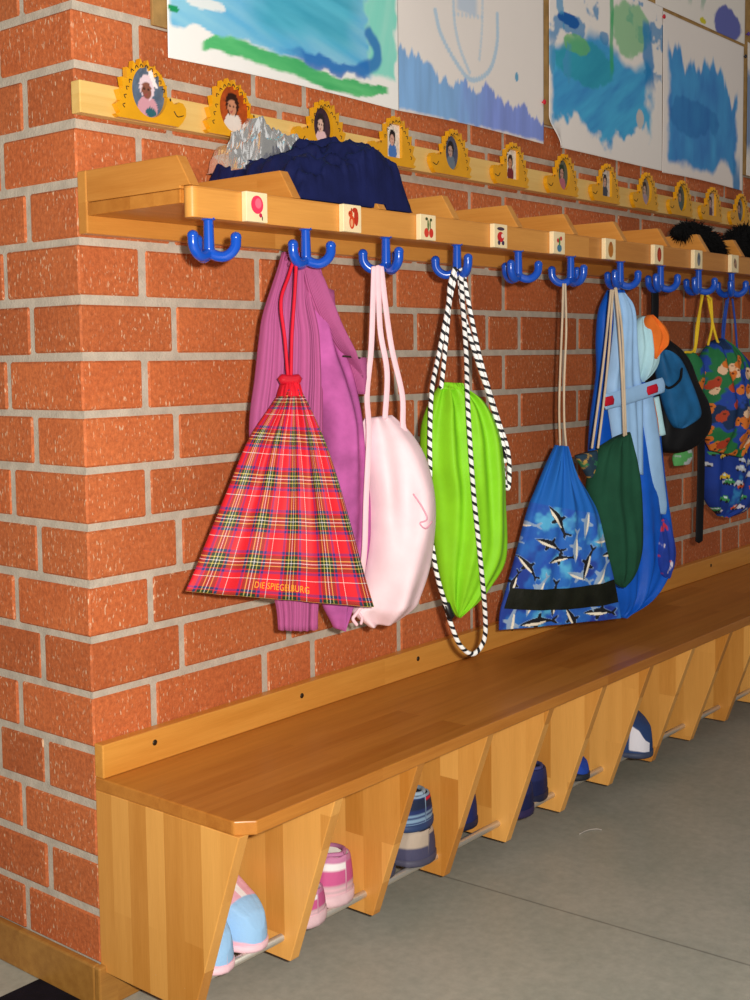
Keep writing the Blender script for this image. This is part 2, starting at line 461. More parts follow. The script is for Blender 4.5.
# picture tiles: a pale wooden tile carrying a small printed motif
def motif(kind):
    m = MB()
    def blob(cx, cz, rx, rz, col, n=20):
        vs = [(cx, 0, cz)]+[(cx+rx*math.cos(2*PI*k/n), 0, cz+rz*math.sin(2*PI*k/n)) for k in range(n)]
        m.add(vs, [(0, 1+k, 1+(k+1) % n) for k in range(n)], col=[lin(col)]*(n+1)); blob.y -= .00012
        for i in range(len(m.v)-n-1, len(m.v)): m.v[i] = (m.v[i][0], blob.y, m.v[i][2])
    blob.y = 0
    if kind == 'balloon':
        blob(0, .003, .0115, .0125, '#E8365A'); blob(.002, .005, .006, .007, '#F06A82'); blob(.006, -.011, .003, .003, '#C02848'); blob(.009, -.015, .001, .003, '#443A30')
    elif kind == 'squirrel':
        blob(.008, .002, .005, .013, '#B8321A'); blob(.005, .012, .006, .004, '#B8321A'); blob(-.002, -.006, .006, .010, '#D0441E'); blob(-.005, .006, .005, .005, '#D0441E'); blob(-.003, .012, .0015, .003, '#A82C16'); blob(-.003, -.007, .003, .006, '#E8A070'); blob(-.007, .007, .001, .001, '#20100A')
    elif kind == 'cherries':
        blob(-.005, -.009, .006, .0075, '#D2402E'); blob(.007, -.009, .0055, .0075, '#CC3428'); blob(-.001, .003, .002, .009, '#4E6A30'); blob(.004, .004, .0015, .008, '#4E6A30'); blob(-.005, .013, .0035, .0025, '#3E4A28'); blob(.006, .012, .003, .0025, '#3E4A28')
    elif kind == 'engine':
        blob(-.001, -.002, .010, .009, '#CC2A2A'); blob(-.006, -.012, .004, .004, '#3A2A50'); blob(.006, -.012, .004, .004, '#3A2A50'); blob(-.001, .012, .011, .003, '#4A3848'); blob(.004, .0, .004, .004, '#F0D8C8')
    elif kind == 'flowerpot':
        blob(0, -.010, .008, .007, '#4A7A9A'); blob(-.005, .004, .004, .004, '#CC3A3A'); blob(.005, .008, .004, .004, '#CC3A3A'); blob(0, .002, .0025, .008, '#4A8A44')
    elif kind == 'bear':
        blob(0, -.002, .010, .015, '#C08038'); blob(0, -.003, .0065, .011, '#B87028'); blob(0, .010, .005, .004, '#A86028')
    elif kind == 'ladybird':
        blob(.001, 0, .009, .015, '#A83418'); blob(.001, -.002, .005, .010, '#C04420')
    elif kind == 'house':
        blob(.001, 0, .008, .015, '#7A7A80'); blob(.001, .004, .004, .006, '#55606E')
    else:
        blob(0, .0, .008, .010, '#B89070'); blob(-.003, .006, .003, .006, '#5A4440'); blob(.004, -.006, .003, .006, '#6A4A48')
    return m
kinds = ['balloon', 'squirrel', 'cherries', 'engine', 'flowerpot', 'bear', 'ladybird', 'house', 'doll', 'house', 'bear', 'balloon']
for i, kd in enumerate(kinds):
    x0 = [.094, .300, .492, .706, .905, 1.104, 1.316, 1.511, 1.712, 1.912, 2.112, 2.312][i]
    if x0 > XE-.06: break
    t_ = MB().box(x0, x0+.042, -.2455, -.2362, 1.1555, 1.1962, .001).build('picture_tile', M['tile'], rack)
    mo = motif(kd)
    mo.v = [(x0+.021+p[0]*1.05, -.2457+p[1], 1.176+p[2]) for p in mo.v]
    mo.build('printed_motif', M['painted'], t_)

# ------------------------------------------------------------------ wall: batten with photo frames
bat = MB().box(-.006, 2.72, -.020, 0, 1.319, 1.3645, .0015).build('picture_batten', M['pine'], base=(0, 0, 1.319))
tag(bat, 'pale pine batten fixed along the brick wall carrying the yellow photo frames', 'batten')
FX = [.110, .290, .512, .712, .897, 1.112, 1.322, 1.518, 1.718, 1.915, 2.10, 2.29]
def frame_outline(snout):
    # hedgehog: flat base, toothed dome, snout; snout=+1 towards larger x
    pts = []
    W, H = .054, .089
    nt_ = 11
    for k in range(nt_*2+1):
        a = PI*(1.03-(k/(nt_*2))*.90)
        rr = 1.0 if k % 2 == 0 else .85
        rr *= 1.04
        pts.append((W*rr*math.cos(a)-.004, .004+(H-.006)*rr*max(0, math.sin(a))))
    pts += [(.053, .033), (.058, .033), (.064, .037), (.072, .036), (.078, .029), (.078, .019), (.071, .008), (.062, 0), (.03, 0), (-.03, 0), (-.054, .0)]
    if snout < 0: pts = [(-x, z) for x, z in pts][::-1]
    return pts
def photo_cols(U, V, i):
    bgc = ['#5A6A80', '#A84818', '#3A2838', '#E8DCD0', '#48506A', '#E4D8C8', '#586058', '#C8C0B8', '#888078', '#5A6258', '#C8B8B0', '#788088'][i]
    hair = ['#E8D0DC', '#30140C', '#2A2024', '#1A1418', '#1C1C20', '#3A2418', '#2A3A28', '#3A3030', '#40302C', '#3A4044', '#4A3430', '#3A3038'][i]
    skin = ['#8A5444', '#C88868', '#E0B8A8', '#D8A898', '#B8988C', '#C89070', '#C09080', '#C89C88', '#C0A090', '#A89088', '#C09888', '#B09088'][i]
    top_ = ['#D49AA8', '#E0D4CC', '#E8C0C4', '#4A78C0', '#6A7888', '#7A2830', '#B86878', '#404858', '#A890A0', '#506468', '#604858', '#405068'][i]
    C = np.ones(U.shape+(3,))*np.array(lin(bgc))
    n = fbm(U*6, V*6, 40+i)
    C = C*(.6+.8*n[..., None])
    C = mixc(C, lin(top_), (((U-.02)/.55)**2+((V+.62)/.5)**2 < 1+.3*(n-.5)).astype(float))
    C = mixc(C, lin(hair), (((U)/.42)**2+((V-.22)/.48)**2 < 1+.4*(n-.5)).astype(float))
    C = mixc(C, lin(skin), (((U+.03)/.27)**2+((V-.08)/.34)**2 < 1).astype(float))
    if i == 0:
        C = mixc(C, lin('#F6EEF2'), ((abs(U-.32-(V-.6)*-.55) < .13) & (V > .25) & (V < .95)).astype(float))
        C = mixc(C, lin('#2E6470'), (((U-.2)/.3)**2+((V+.75)/.2)**2 < 1).astype(float))
    for ex in (-.14, .08):
        C = mixc(C, lin('#20140F'), (((U-ex)/.05)**2+((V-.12)/.04)**2 < 1).astype(float))
    C = mixc(C, lin('#A04848'), (((U+.03)/.1)**2+((V+.1)/.03)**2 < 1).astype(float))
    return C
FL = ['nearest the brick corner, child in pink with white head cloth', 'snout to the right with a photo on deep orange ground', 'with a dark oval photo, just above the silver garment', 'above the navy garment, rectangular photo of child in blue',
      'with small dark oval photo, first right of the navy garment', 'under the droplet painting, upright photo of child in dark red', 'under the bare strip between two paintings, oval photo with green and pink',
      'under the blue and green swirl painting, rectangular photo with bright rim', 'under the seam of the swirl and solid blue paintings', 'fourth frame from the right, above the tapering black fur', 'rectangular photo, between the two black fur pieces', 'last one at the right edge, above the bushy black fur']
for i, fx in enumerate(FX):
    sn = 1 if i < 2 else -1
    fr = thing('photo_frame', 'yellow photo frame '+FL[i], 'photo frame', (fx, -.020, 1.3195), 'yellow hedgehog photo frames')
    poly = frame_outline(sn)
    rect = i in (3, 5, 7, 10)
    cx, cz = (.004*sn if i else .006), .044
    hw, hh = (.022, .030) if rect else ((.034, .037) if i in (0, 1) else (.025, .033))
    # the hole: as many points as the outline, at the same angles
    def edge(a):
        c, s_ = math.cos(a), math.sin(a)
        if rect:
            k = min(hw/max(abs(c), 1e-6), hh/max(abs(s_), 1e-6)); return (cx+c*k, cz+s_*k)
        k = 1/math.sqrt((c/hw)**2+(s_/hh)**2); return (cx+c*k, cz+s_*k)
    # densify the outline
    dp = []
    for a, b in zip(poly, poly[1:]+poly[:1]):
        for q in range(3): dp.append((a[0]+(b[0]-a[0])*q/3, a[1]+(b[1]-a[1])*q/3))
    n = len(dp); T = .010
    inn = [edge(2*PI*k/n+.01) for k in range(n)]
    bm = bmesh.new()
    rings = []
    for loop, y in ((dp, -T), (inn, -T), (inn, -.0006), (dp, -.0006)):
        rings.append([bm.verts.new((fx+p[0], -.0202+y, 1.3195+p[1])) for p in loop])
    for p, q in ((0, 3), (1, 2)):
        for k in range(n): bm.faces.new((rings[p][k], rings[p][(k+1) % n], rings[q][(k+1) % n], rings[q][k]))
    for p, q in ((0, 1), (3, 2)):
        ed = [bm.edges.get((rings[w_][k], rings[w_][(k+1) % n])) for w_ in (p, q) for k in range(n)]
        bmesh.ops.triangle_fill(bm, edges=ed, use_beauty=True)
    m = MB(); m.bm(bm)
    m.build('hedgehog_frame', M['yellow'], fr)
    # dark marks: spine notches, eye and smile
    mk = MB()
    for k in range(1, 13):
        a = PI*(1.0-(k/13)*.86)
        x, z = (.052*.80*math.cos(a)-.004)*sn, .004+.082*.84*math.sin(a)
        if (x-cx)**2/(hw+.004)**2+(z-cz)**2/(hh+.004)**2 < 1: x, z = (.052*.9*math.cos(a)-.004)*sn, .004+.082*.93*math.sin(a)
        px, pz = math.cos(a)*sn, math.sin(a)
        c = np.array([fx+x, -.0202-T-.0002, 1.3195+z]); d = np.array([px, 0, pz]); e = np.array([-pz, 0, px])
        mk.tube([c-d*.002-e*.003, c+d*.002, c-d*.002+e*.003], .0007, 5, 2)
    sx = .062*sn
    mk.tube([(fx+sx-.009*sn, -.0304, 1.3195+.022), (fx+sx-.002*sn, -.0304, 1.3195+.015), (fx+sx+.010*sn, -.0304, 1.3195+.018)], .0008, 6, 4)
    mk.ball((fx+.046*sn, -.0304, 1.3195+.038), .0018, (1, .4, 1.5), 1)
    mk.build('ink_marking', M['mark'], fr)
    g = np.linspace(-1, 1, 29); U, V = np.meshgrid(g, g)
    C = photo_cols(U, V, i)
    if not rect:
        rad = np.sqrt(U**2+V**2)+1e-9; mx = np.maximum(abs(U), abs(V)); U2, V2 = U*mx/rad, V*mx/rad
        C = photo_cols(U2, V2, i)
    else: U2, V2 = U, V
    vs = [(fx+cx+u*(hw+.0008), -.0202-.0035, 1.3195+cz+v*(hh+.0008)) for u, v in zip(U2.ravel(), V2.ravel())]
    vs += [(fx+cx+u*(hw+.0008), -.0202-.0012, 1.3195+cz+v*(hh+.0008)) for u, v in zip(U2.ravel(), V2.ravel())]
    nn = 29
    fs = [(a*nn+b, a*nn+b+1, (a+1)*nn+b+1, (a+1)*nn+b) for a in range(nn-1) for b in range(nn-1)]
    fs += [tuple(q+nn*nn for q in f[::-1]) for f in fs]
    MB().add(vs, fs, col=list(C.reshape(-1, 3))*2).build('child_photograph', M['painted'], fr)

# ------------------------------------------------------------------ pin board and children's paintings
pb = MB().box(.147, 2.75, -.006, 0, 1.4705, 2.09, .001).build('pin_board', M['cork'], base=(0, 0, 1.4705))
tag(pb, 'brown cork pin board on the brick wall behind the paintings', 'pin board')
W_ = lin('#F4F0EC')
def paint_mesh(x0, x1, z0, z1, fn, y=-.0075, res=.0032, shape=None, skew=0):
    nx = max(2, int((x1-x0)/res)); nz = max(2, int((z1-z0)/res))
    U, V = np.meshgrid(np.linspace(0, 1, nx), np.linspace(0, 1, nz))
    X = x0+(x1-x0)*U; Z = z0+(z1-z0)*V; Y = np.full(X.shape, y)
    if shape: X, Y, Z = shape(U, V, X, Y, Z)
    Y = Y-.0012*np.sin(U*5+V*3)*np.sin(U*2.2+1)
    C = np.clip(fn(X-x0, Z-z0, U, V), 0, 1)
    vs = list(zip(X.ravel(), Y.ravel(), Z.ravel())); n = len(vs)
    vs += list(zip(X.ravel(), Y.ravel()+.0006, Z.ravel()))
    fs = [(a*nx+b, a*nx+b+1, (a+1)*nx+b+1, (a+1)*nx+b) for a in range(nz-1) for b in range(nx-1)]
    fs += [tuple(q+n for q in f[::-1]) for f in fs]
    bd = [b for b in range(nx)]+[a*nx+nx-1 for a in range(1, nz)]+[(nz-1)*nx+b for b in range(nx-2, -1, -1)]+[a*nx for a in range(nz-2, 0, -1)]
    for p, q in zip(bd, bd[1:]+bd[:1]): fs.append((q, p, p+n, q+n))
    return MB().add(vs, fs, col=list(C.reshape(-1, 3))*2)
def strokes(x, z, seed, ang, fx=8, fz=60):
    c, s_ = math.cos(ang), math.sin(ang); a = x*c+z*s_; b = -x*s_+z*c
    return fbm(a*fx, b*fz, seed, 4)
def p1(x, z, U, V):
    C = np.ones(x.shape+(3,))*np.array(lin('#FAF8F6'))
    w = fbm(x*30, z*30, 1)-.5; w2 = fbm(x*9, z*9, 2)-.5
    # sky field with streaks
    st = strokes(x, z, 5, -.25)
    field = sstep(.0, .012, x+w*.02)*sstep(.475, .46, x+w*.05)*sstep(.045, .055, z+w*.03-.012*sstep(.12, .2, x)*0)
    field = np.maximum(field, sstep(.04, .05, z+w*.02)*sstep(.2, .24, x)*sstep(.50, .48, x+w*.04))
    col = np.array(lin('#46B0EA'))*(1-st[..., None])+np.array(lin('#9CD8F0'))*st[..., None]
    C = C*(1-field[..., None])+col*field[..., None]
    teal = sstep(.14, .22, x+w2*.12)*sstep(.47, .40, x+w2*.1)*sstep(.055, .10, z+w2*.05)
    st2 = strokes(x, z, 9, -.2, 6, 45)
    colt = np.array(lin('#1A92B6'))*(1-st2[..., None])+np.array(lin('#68D2EE'))*st2[..., None]
    C = C*(1-.9*teal[..., None])+colt*.9*teal[..., None]
    # mint edge right
    mint = sstep(.475, .495, x+w*.05)*sstep(.572, .562, x+w*.03)*sstep(.045, .06, z+w*.03)
    st4 = strokes(x, z, 19, 1.3, 8, 40)
    cm = np.array(lin('#6FDFCE'))*(1-st4[..., None])+np.array(lin('#A4EADC'))*st4[..., None]
    C = C*(1-mint[..., None])+cm*mint[..., None]
    # deep blue edge: along the foot of the sky, then up the right side
    e = sstep(1.2, .7, abs(z-.052-.02*(x-.38)+w*.03)/.012)*sstep(.24, .32, x+w*.05)*sstep(.50, .47, x)
    P = catmull(np.array([(.46, .055), (.505, .075), (.512, .10), (.488, .125)]), 12); d = np.full(x.shape, 9.)
    for q in P: d = np.minimum(d, (x-q[0])**2+(z-q[1])**2)
    e = np.maximum(e, sstep(.017, .008, np.sqrt(d)+w*.012))
    C = mixc(C, lin('#1C6CC4'), .85*e)
    # white clouds left
    C = mixc(C, lin('#FBF9F8'), sstep(1.1, .85, ((x-.065)/.068)**2+((z-.026)/.030)**2+w*1.2))
    C = mixc(C, lin('#FBF9F8'), sstep(.024, .016, z+w*.012)*sstep(.20, .15, x))
    C = mixc(C, lin('#F4F6F6'), .9*sstep(1.1, .8, ((x-.075)/.05)**2+((z-.096)/.010)**2+w*1.6))
    C = mixc(C, lin('#F0F4F6'), .9*sstep(1.1, .8, ((x-.02)/.03)**2+((z-.105)/.012)**2+w*1.5))
    C = mixc(C, lin('#E8F0F0'), .9*sstep(1.1, .8, ((x-.19)/.03)**2+((z-.043)/.006)**2+w*1.5))
    # green hill band along the bottom
    zc = np.interp(x, [.06, .10, .14, .2, .3, .38, .46, .54], [.022, .040, .042, .034, .031, .022, .020, .030])
    hw_ = np.interp(x, [.06, .1, .2, .3, .45, .54], [.004, .012, .014, .013, .014, .006])
    g = sstep(1.15, .8, abs(z-zc+w*.014)/hw_)*sstep(.06, .075, x+w*.02)*sstep(.545, .53, x+w*.03)
    st3 = strokes(x, z, 14, -.1, 10, 80)
    cg = np.array(lin('#2FA862'))*(1-st3[..., None])+np.array(lin('#74D88C'))*st3[..., None]
    C = C*(1-g[..., None])+cg*g[..., None]
    C = mixc(C, lin('#1A9A60'), sstep(1.1, .8, ((x-.012)/.012)**2+((z-.075)/.006)**2+w))
    C = mixc(C, lin('#FAF8F6'), sstep(.010, .006, z+w*.01)*sstep(.02, .05, x)*.8)
    return C
def p2(x, z, U, V):
    C = np.ones(x.shape+(3,))*np.array(lin('#F2E9E5'))
    C *= (.95+.1*fbm(x*5, z*5, 3))[..., None]
    w = fbm(x*40, z*14, 21)-.5; w3 = fbm(x*90, z*6, 23)-.5
    topz = .112-.032*sstep(.0, .35, U)-.028*sstep(.62, 1, U)+w3*.045+w*.03
    st = fbm(x*70, z*7, 24)
    pur = sstep(.25, .7, U+w*.2)
    ca = np.array(lin('#7CB2EC')); cb = np.array(lin('#7C94E8'))
    col = ca*(1-pur[..., None])+cb*pur[..., None]
    col = col*(.78+.44*st[..., None])
    b = sstep(.004, -.004, z-topz)*sstep(-.002, .006, z-.004+.01*(fbm(x*50, z*0, 26)-.4))
    C = C*(1-.93*b[..., None])+col*.93*b[..., None]
    # pale outline: a droplet figure and a bow under it
    def arc(pts, wd, a, c='#A6CCEC'):
        nonlocal C
        P = catmull(np.array(pts), 14); d = np.full(x.shape, 9.)
        for q in P[::2]: d = np.minimum(d, (x-q[0])**2+(z-q[1])**2)
        C = mixc(C, lin(c), a*sstep(wd, wd*.55, np.sqrt(d)))
    arc([(.122, .205), (.14, .165), (.19, .12), (.245, .094), (.31, .122), (.34, .18), (.342, .24)], .0075, .75)
    arc([(.185, .26), (.187, .2), (.205, .15), (.238, .108)], .0065, .6)
    arc([(.288, .26), (.285, .2), (.275, .14)], .006, .45)
    arc([(.187, .212), (.285, .224)], .006, .45)
    C = mixc(C, lin('#9EC4EA'), .55*sstep(.045, .025, abs(x-.232))*sstep(.218, .226, z)*sstep(.30, .28, z))
    C = mixc(C, lin('#6AAAD0'), sstep(1.2, .8, ((x-.415)/.006)**2+((z-.126)/.010)**2))
    return C
def p3(x, z, U, V):
    C = np.ones(x.shape+(3,))*np.array(lin('#F6EEEA'))
    w = fbm(x*26, z*26, 31)-.5; w2 = fbm(x*8, z*8, 32)-.5
    st = strokes(x, z, 33, .5, 10, 50)
    cb = np.array(lin('#0084D4'))*(1-st[..., None])+np.array(lin('#3CC2F4'))*st[..., None]
    g = sstep(.045, .07, z+w*.09-.02*np.sin(x*18))*sstep(.235, .20, z+w2*.12-.03*np.sin(x*6))*sstep(.0, .02, x+w*.03)*sstep(.50, .46, x+w*.06)
    C = C*(1-.95*g[..., None])+cb*.95*g[..., None]
    gr = sstep(1.15, .8, ((x-.16)/.14)**2+((z-.20)/.05)**2+w*1.2)
    C = mixc(C, lin('#1F9FA8'), .6*gr)
    # loops upper left and a darker knot
    sp = sstep(.62, .7, fbm(x*16+3, z*22, 36)+.18*np.exp(-((x-.12)/.16)**2-((z-.30)/.05)**2))
    C = mixc(C, lin('#3A8FCC'), .8*sp*sstep(.2, .24, z))
    C = mixc(C, lin('#1A62B4'), sstep(1.1, .8, ((x-.088)/.045)**2+((z-.284)/.014)**2+w*1.6))
    C = mixc(C, lin('#6FC06A'), .75*sstep(1.15, .85, ((x-.12)/.055)**2+((z-.236)/.020)**2+w*1.5))
    C = mixc(C, lin('#7FC488'), .8*sstep(1.1, .8, ((x-.385)/.10)**2+((z-.315)/.065)**2+w*1.0))
    C = mixc(C, lin('#3FB070'), .8*sstep(.011, .006, abs(x-.285+w*.01))*sstep(.18, .22, z))
    # bright blue run down the right
    C = mixc(C, lin('#2688CC'), .85*sstep(.03, .018, abs(x-.47+(z-.3)*.12+w*.03))*sstep(.18, .22, z)*sstep(.36, .34, z))
    C = mixc(C, lin('#4EA0D4'), .8*sstep(.62, .67, fbm(x*24, z*16, 38))*sstep(.11, .07, x))
    C = mixc(C, lin('#D2CAC8'), sstep(1.2, .8, ((x-.43)/.018)**2+((z-.115)/.022)**2+w*1.5))
    return C
def p4(x, z, U, V):
    C = np.ones(x.shape+(3,))*np.array(lin('#F6ECE8'))
    w = fbm(x*22, z*22, 41)-.5; w2 = fbm(x*40, z*6, 42)-.5
    st = fbm(x*26, z*12, 43)
    cb = np.array(lin('#0A72CC'))*(1-st[..., None])+np.array(lin('#3CB0F0'))*st[..., None]
    top_ = .305+.05*np.sin(x*24+1)*.5+w2*.10-.05*sstep(.36, .44, x)
    g = sstep(.012, -.012, z-top_)*sstep(.02, .045, z+w*.03-.035*sstep(.30, .36, x)*sstep(.44, .40, x))*sstep(.02, .045, x+w*.03)*sstep(.465, .44, x+w*.05)
    C = C*(1-.95*g[..., None])+cb*.95*g[..., None]
    C = mixc(C, lin('#145CB0'), .4*sstep(1.1, .7, ((x-.17)/.16)**2+((z-.16)/.05)**2+w*1.5)*g)
    C = mixc(C, lin('#2E86C8'), .9*sstep(.03, .018, abs(x-.46+w*.02))*sstep(.11, .02, z))
    return C
def p5(x, z, U, V):
    C = np.ones(x.shape+(3,))*np.array(lin('#F4ECE6'))
    w = fbm(x*24, z*24, 51)-.5
    for q in (.13, .19, .27): C = mixc(C, lin('#8FB8A0'), .6*sstep(.02, .008, abs(x-q-(z-.06)*.3+w*.04))*sstep(.03, .06, z))
    C = mixc(C, lin('#4452B4'), .9*sstep(1.1, .8, ((x-.43)/.10)**2+((z-.035)/.045)**2+w*1.2))
    C = mixc(C, lin('#D8CC30'), sstep(1.1, .8, ((x-.275)/.02)**2+((z-.012)/.008)**2+w))
    return C
def p6(x, z, U, V):
    C = np.ones(x.shape+(3,))*np.array(lin('#F2EAE4'))
    w = fbm(x*14, z*14, 61)-.5
    return mixc(C, lin('#4A7CB8'), .8*sstep(.06, .12, z+w*.1)*sstep(.3, .25, z+w*.1))
def curl(U, V, X, Y, Z):
    k = sstep(.10, 0, U)*sstep(.16, 0, V)
    return X+k*.03, Y-k*.012, Z
def bow(amp):
    def f(U, V, X, Y, Z): return X, Y, Z+amp*np.sin(U*PI)*(1-V)
    return f
P_ = [('children_painting', .173, .748, 1.426, 1.86, p1, -.0095, bow(.004), 'child painting of turquoise sky over a green hill with white cloud at lower left'),
      ('children_painting', .745, 1.268, 1.4265, 1.87, p2, -.0078, bow(.004), 'child painting on pale paper, faint blue droplet outline above a ragged violet-blue band'),
      ('children_painting', 1.288, 1.838, 1.427, 1.83, p3, -.0090, curl, 'child painting of blue swirl with green patches and curled lower left corner'),
      ('children_painting', 1.842, 2.345, 1.424, 1.822, p4, -.0078, bow(.003), 'child painting of one solid deep blue block on pale paper'),
      ('children_painting', 1.80, 2.35, 1.830, 2.08, p5, -.0078, None, 'child painting at the top right edge, pale green streaks and a violet patch'),
      ('children_painting', 2.372, 2.74, 1.47, 1.84, p6, -.0078, None, 'pale child painting cut by the right edge, right of the solid blue one')]
for nm, x0, x1, z0, z1, fn, y, shp, lab in P_:
    o = paint_mesh(x0, x1, z0, z1, fn, y, shape=shp).build(nm, M['paper'], base=((x0+x1)/2, y, z0))
    tag(o, lab, 'painting', 'paintings on the pin board')
pins = [(1.262, 1.515, '#D01830', 'red push pin at the lower right corner of the droplet painting'), (1.836, 1.806, '#C02030', 'red push pin between the swirl painting and the solid blue painting'),
        (2.345, 1.795, '#20202A', 'black push pin at the upper right corner of the solid blue painting'), (2.363, 1.86, '#5A3A9A', 'violet push pin at the right edge by the violet-patched painting')]
for x, z, c, lab in pins:
    m = MB(); m.tube([(x, -.0062, z), (x, -.012, z)], .002, 10, 2); m.ball((x, -.0135, z), .0058, (1, .55, 1), 2)
    tag(m.build('push_pin', plain('pin_'+c[1:], c, .3), base=(x, -.0062, z)), lab, 'push pin', 'push pins in the pin board')

# ------------------------------------------------------------------ hanging cloth: a closed loft between two edge lines in a vertical plane
def LR(poly):
    # split a closed outline at its highest and lowest points into a left and a right edge line
    P = np.array(poly, float); n = len(P)
    Q = np.vstack([P[-1:], P, P[:2]]); out = []
    for i in range(1, n+1):
        for k in range(8):
            t = k/8; a, b, c, d = Q[i-1], Q[i], Q[i+1], Q[min(i+2, len(Q)-1)] if i+2 < len(Q) else P[(i+1) % n]
            out.append(.5*((2*b)+(-a+c)*t+(2*a-5*b+4*c-d)*t*t+(-a+3*b-3*c+d)*t**3))
    O = np.array(out); m = len(O); i0 = int(O[:, 1].argmax()); i1 = int(O[:, 1].argmin())
    def chain(a, b, st):
        r = [a]
        while r[-1] != b: r.append((r[-1]+st) % m)
        C = O[r]; c = np.concatenate([[0], np.cumsum(np.linalg.norm(np.diff(C, axis=0), axis=1)+1e-7)]); tt = np.linspace(0, c[-1], 60)
        return np.stack([np.interp(tt, c, C[:, k]) for k in (0, 1)], 1)
    A, B = chain(i0, i1, 1), chain(i0, i1, -1)
    return (A, B) if A[:, 0].mean() < B[:, 0].mean() else (B, A)
class Loft:
    def __init__(s, plane, L, Rr, depth, fold=None, back=None, pw=2.2, sub=8, lift=0.):
        s.x0, s.y0, yaw = plane; s.yaw = R(yaw)
        s.L = catmull(L, sub); s.R = catmull(Rr, sub)
        a, b = s.cum(s.L), s.cum(s.R)
        if len(a) == len(b): a = b = (a+b)/2
        s.tl = a/a[-1]; s.tr = b/b[-1]
        s.D = np.array(depth, float); s.fold = fold; s.back = back; s.pw = pw; s.lift = lift
    def cum(s, P):
        return np.concatenate([[0], np.cumsum(np.linalg.norm(np.diff(P, axis=0), axis=1)+1e-7)])
    def lr(s, t):
        return np.array([np.interp(t, s.tl, s.L[:, k]) for k in (0, 1)]), np.array([np.interp(t, s.tr, s.R[:, k]) for k in (0, 1)])
    def dep(s, t): return np.interp(t, np.linspace(0, 1, len(s.D)), s.D)
    def pt(s, u, t, side=1, off=0.):
        l, r = s.lr(t)
        q = l+(r-l)*u
        a = abs(2*u-1)
        prof = max(0, 1-a**s.pw)**.5
        d = s.dep(t)*prof+.001
        if s.fold and side > 0: d += s.fold(u, t)*prof*(2-prof)
        if side < 0: d = -d*(s.back if s.back is not None else 1)
        d += off*side+s.lift
        return (s.x0+q[0]*math.cos(s.yaw)+d*math.sin(s.yaw), s.y0+q[0]*math.sin(s.yaw)-d*math.cos(s.yaw), q[1])
    def sz(s, u, t):
        l, r = s.lr(t); return l+(r-l)*u
    def mesh(s, nu=48, nv=60, uvw=None, color=None, u0=0., u1=1., t0=0., t1=1.):
        vs = []; uv = []; fs = []; cc = []
        W = uvw or (1, 1)
        us = [(.5-.5*math.cos(PI*i/nu)) for i in range(nu+1)]
        us = [.5*a+.5*i/nu for i, a in enumerate(us)]
        for j in range(nv+1):
            t = t0+(t1-t0)*j/nv
            for sd in (1, -1):
                for i in range(nu+1):
                    u = u0+(u1-u0)*us[i]
                    vs.append(s.pt(u, t, sd)); uv.append((u*W[0], t*W[1])); cc.append((u, t))
        m = 2*(nu+1)
        for j in range(nv):
            for i in range(nu):
                a = j*m+i; fs.append((a, a+1, a+m+1, a+m))
                a = j*m+nu+1+i; fs.append((a+1, a, a+m, a+m+1))
            a = j*m; fs.append((a+nu+1, a, a+m, a+m+nu+1))
            a = j*m+nu; fs.append((a, a+nu+1, a+m+nu+1, a+m))
        for j in (0, nv):
            for i in range(nu):
                a = j*m+i; fs.append((a+1, a, a+nu+1, a+nu+2) if j == 0 else (a, a+1, a+nu+2, a+nu+1))
        col = None
        if color:
            A = np.array(cc); SZ = np.array([s.sz(*q) for q in cc])
            col = list(np.clip(color(A[:, 0], A[:, 1], SZ[:, 0], SZ[:, 1]), 0, 1))
        return MB().add(vs, fs, uv, col)
def pp(plane, s_, z, d=0.):
    # a point in a hanging plane: s along it, z up, d towards the viewer
    a = R(plane[2]); return (plane[0]+s_*math.cos(a)+d*math.sin(a), plane[1]+s_*math.sin(a)-d*math.cos(a), z)
def pts(plane, L, d=0.):
    return [pp(plane, p[0], p[1], (d[i] if isinstance(d, (list, tuple)) else d)) for i, p in enumerate(L)]
def pleats(n, amp, seed, top=1., bot=.3, drift=.3):
    r = random.Random(seed); ph = [r.uniform(0, 6.28) for _ in range(4)]
    def f(u, t):
        k = top*(1-t)+bot*t
        x = u*n*2*PI
        return amp*k*(.6*math.sin(x+ph[0]+drift*math.sin(t*5+ph[1]))+.4*math.sin(x*1.63+ph[2]+t*2.2)+.35*math.sin(u*9-t*7+ph[3]))
    return f
def lettering(txt, loft, u0, u1, t, h, mat, parent, name, slope=0.):
    cu = bpy.data.curves.new('lettering', 'FONT'); cu.body = txt; cu.size = 1; cu.extrude = 0; cu.space_character = 1.05
    ob = bpy.data.objects.new('lettering', cu); COL.objects.link(ob)
    dg = bpy.context.evaluated_depsgraph_get(); me = ob.evaluated_get(dg).to_mesh()
    V = np.array([v.co[:] for v in me.vertices]); F = [tuple(p.vertices) for p in me.polygons]
    ob.evaluated_get(dg).to_mesh_clear(); bpy.data.objects.remove(ob); bpy.data.curves.remove(cu)
    x0, x1 = V[:, 0].min(), V[:, 0].max()
    vs = []
    for p in V:
        f = (p[0]-x0)/(x1-x0); u = u0+(u1-u0)*f
        vs.append(loft.pt(u, t-(p[1]-.35)*h+slope*f, 1, .0012))
    return MB().add(vs, F).build(name, mat, parent)

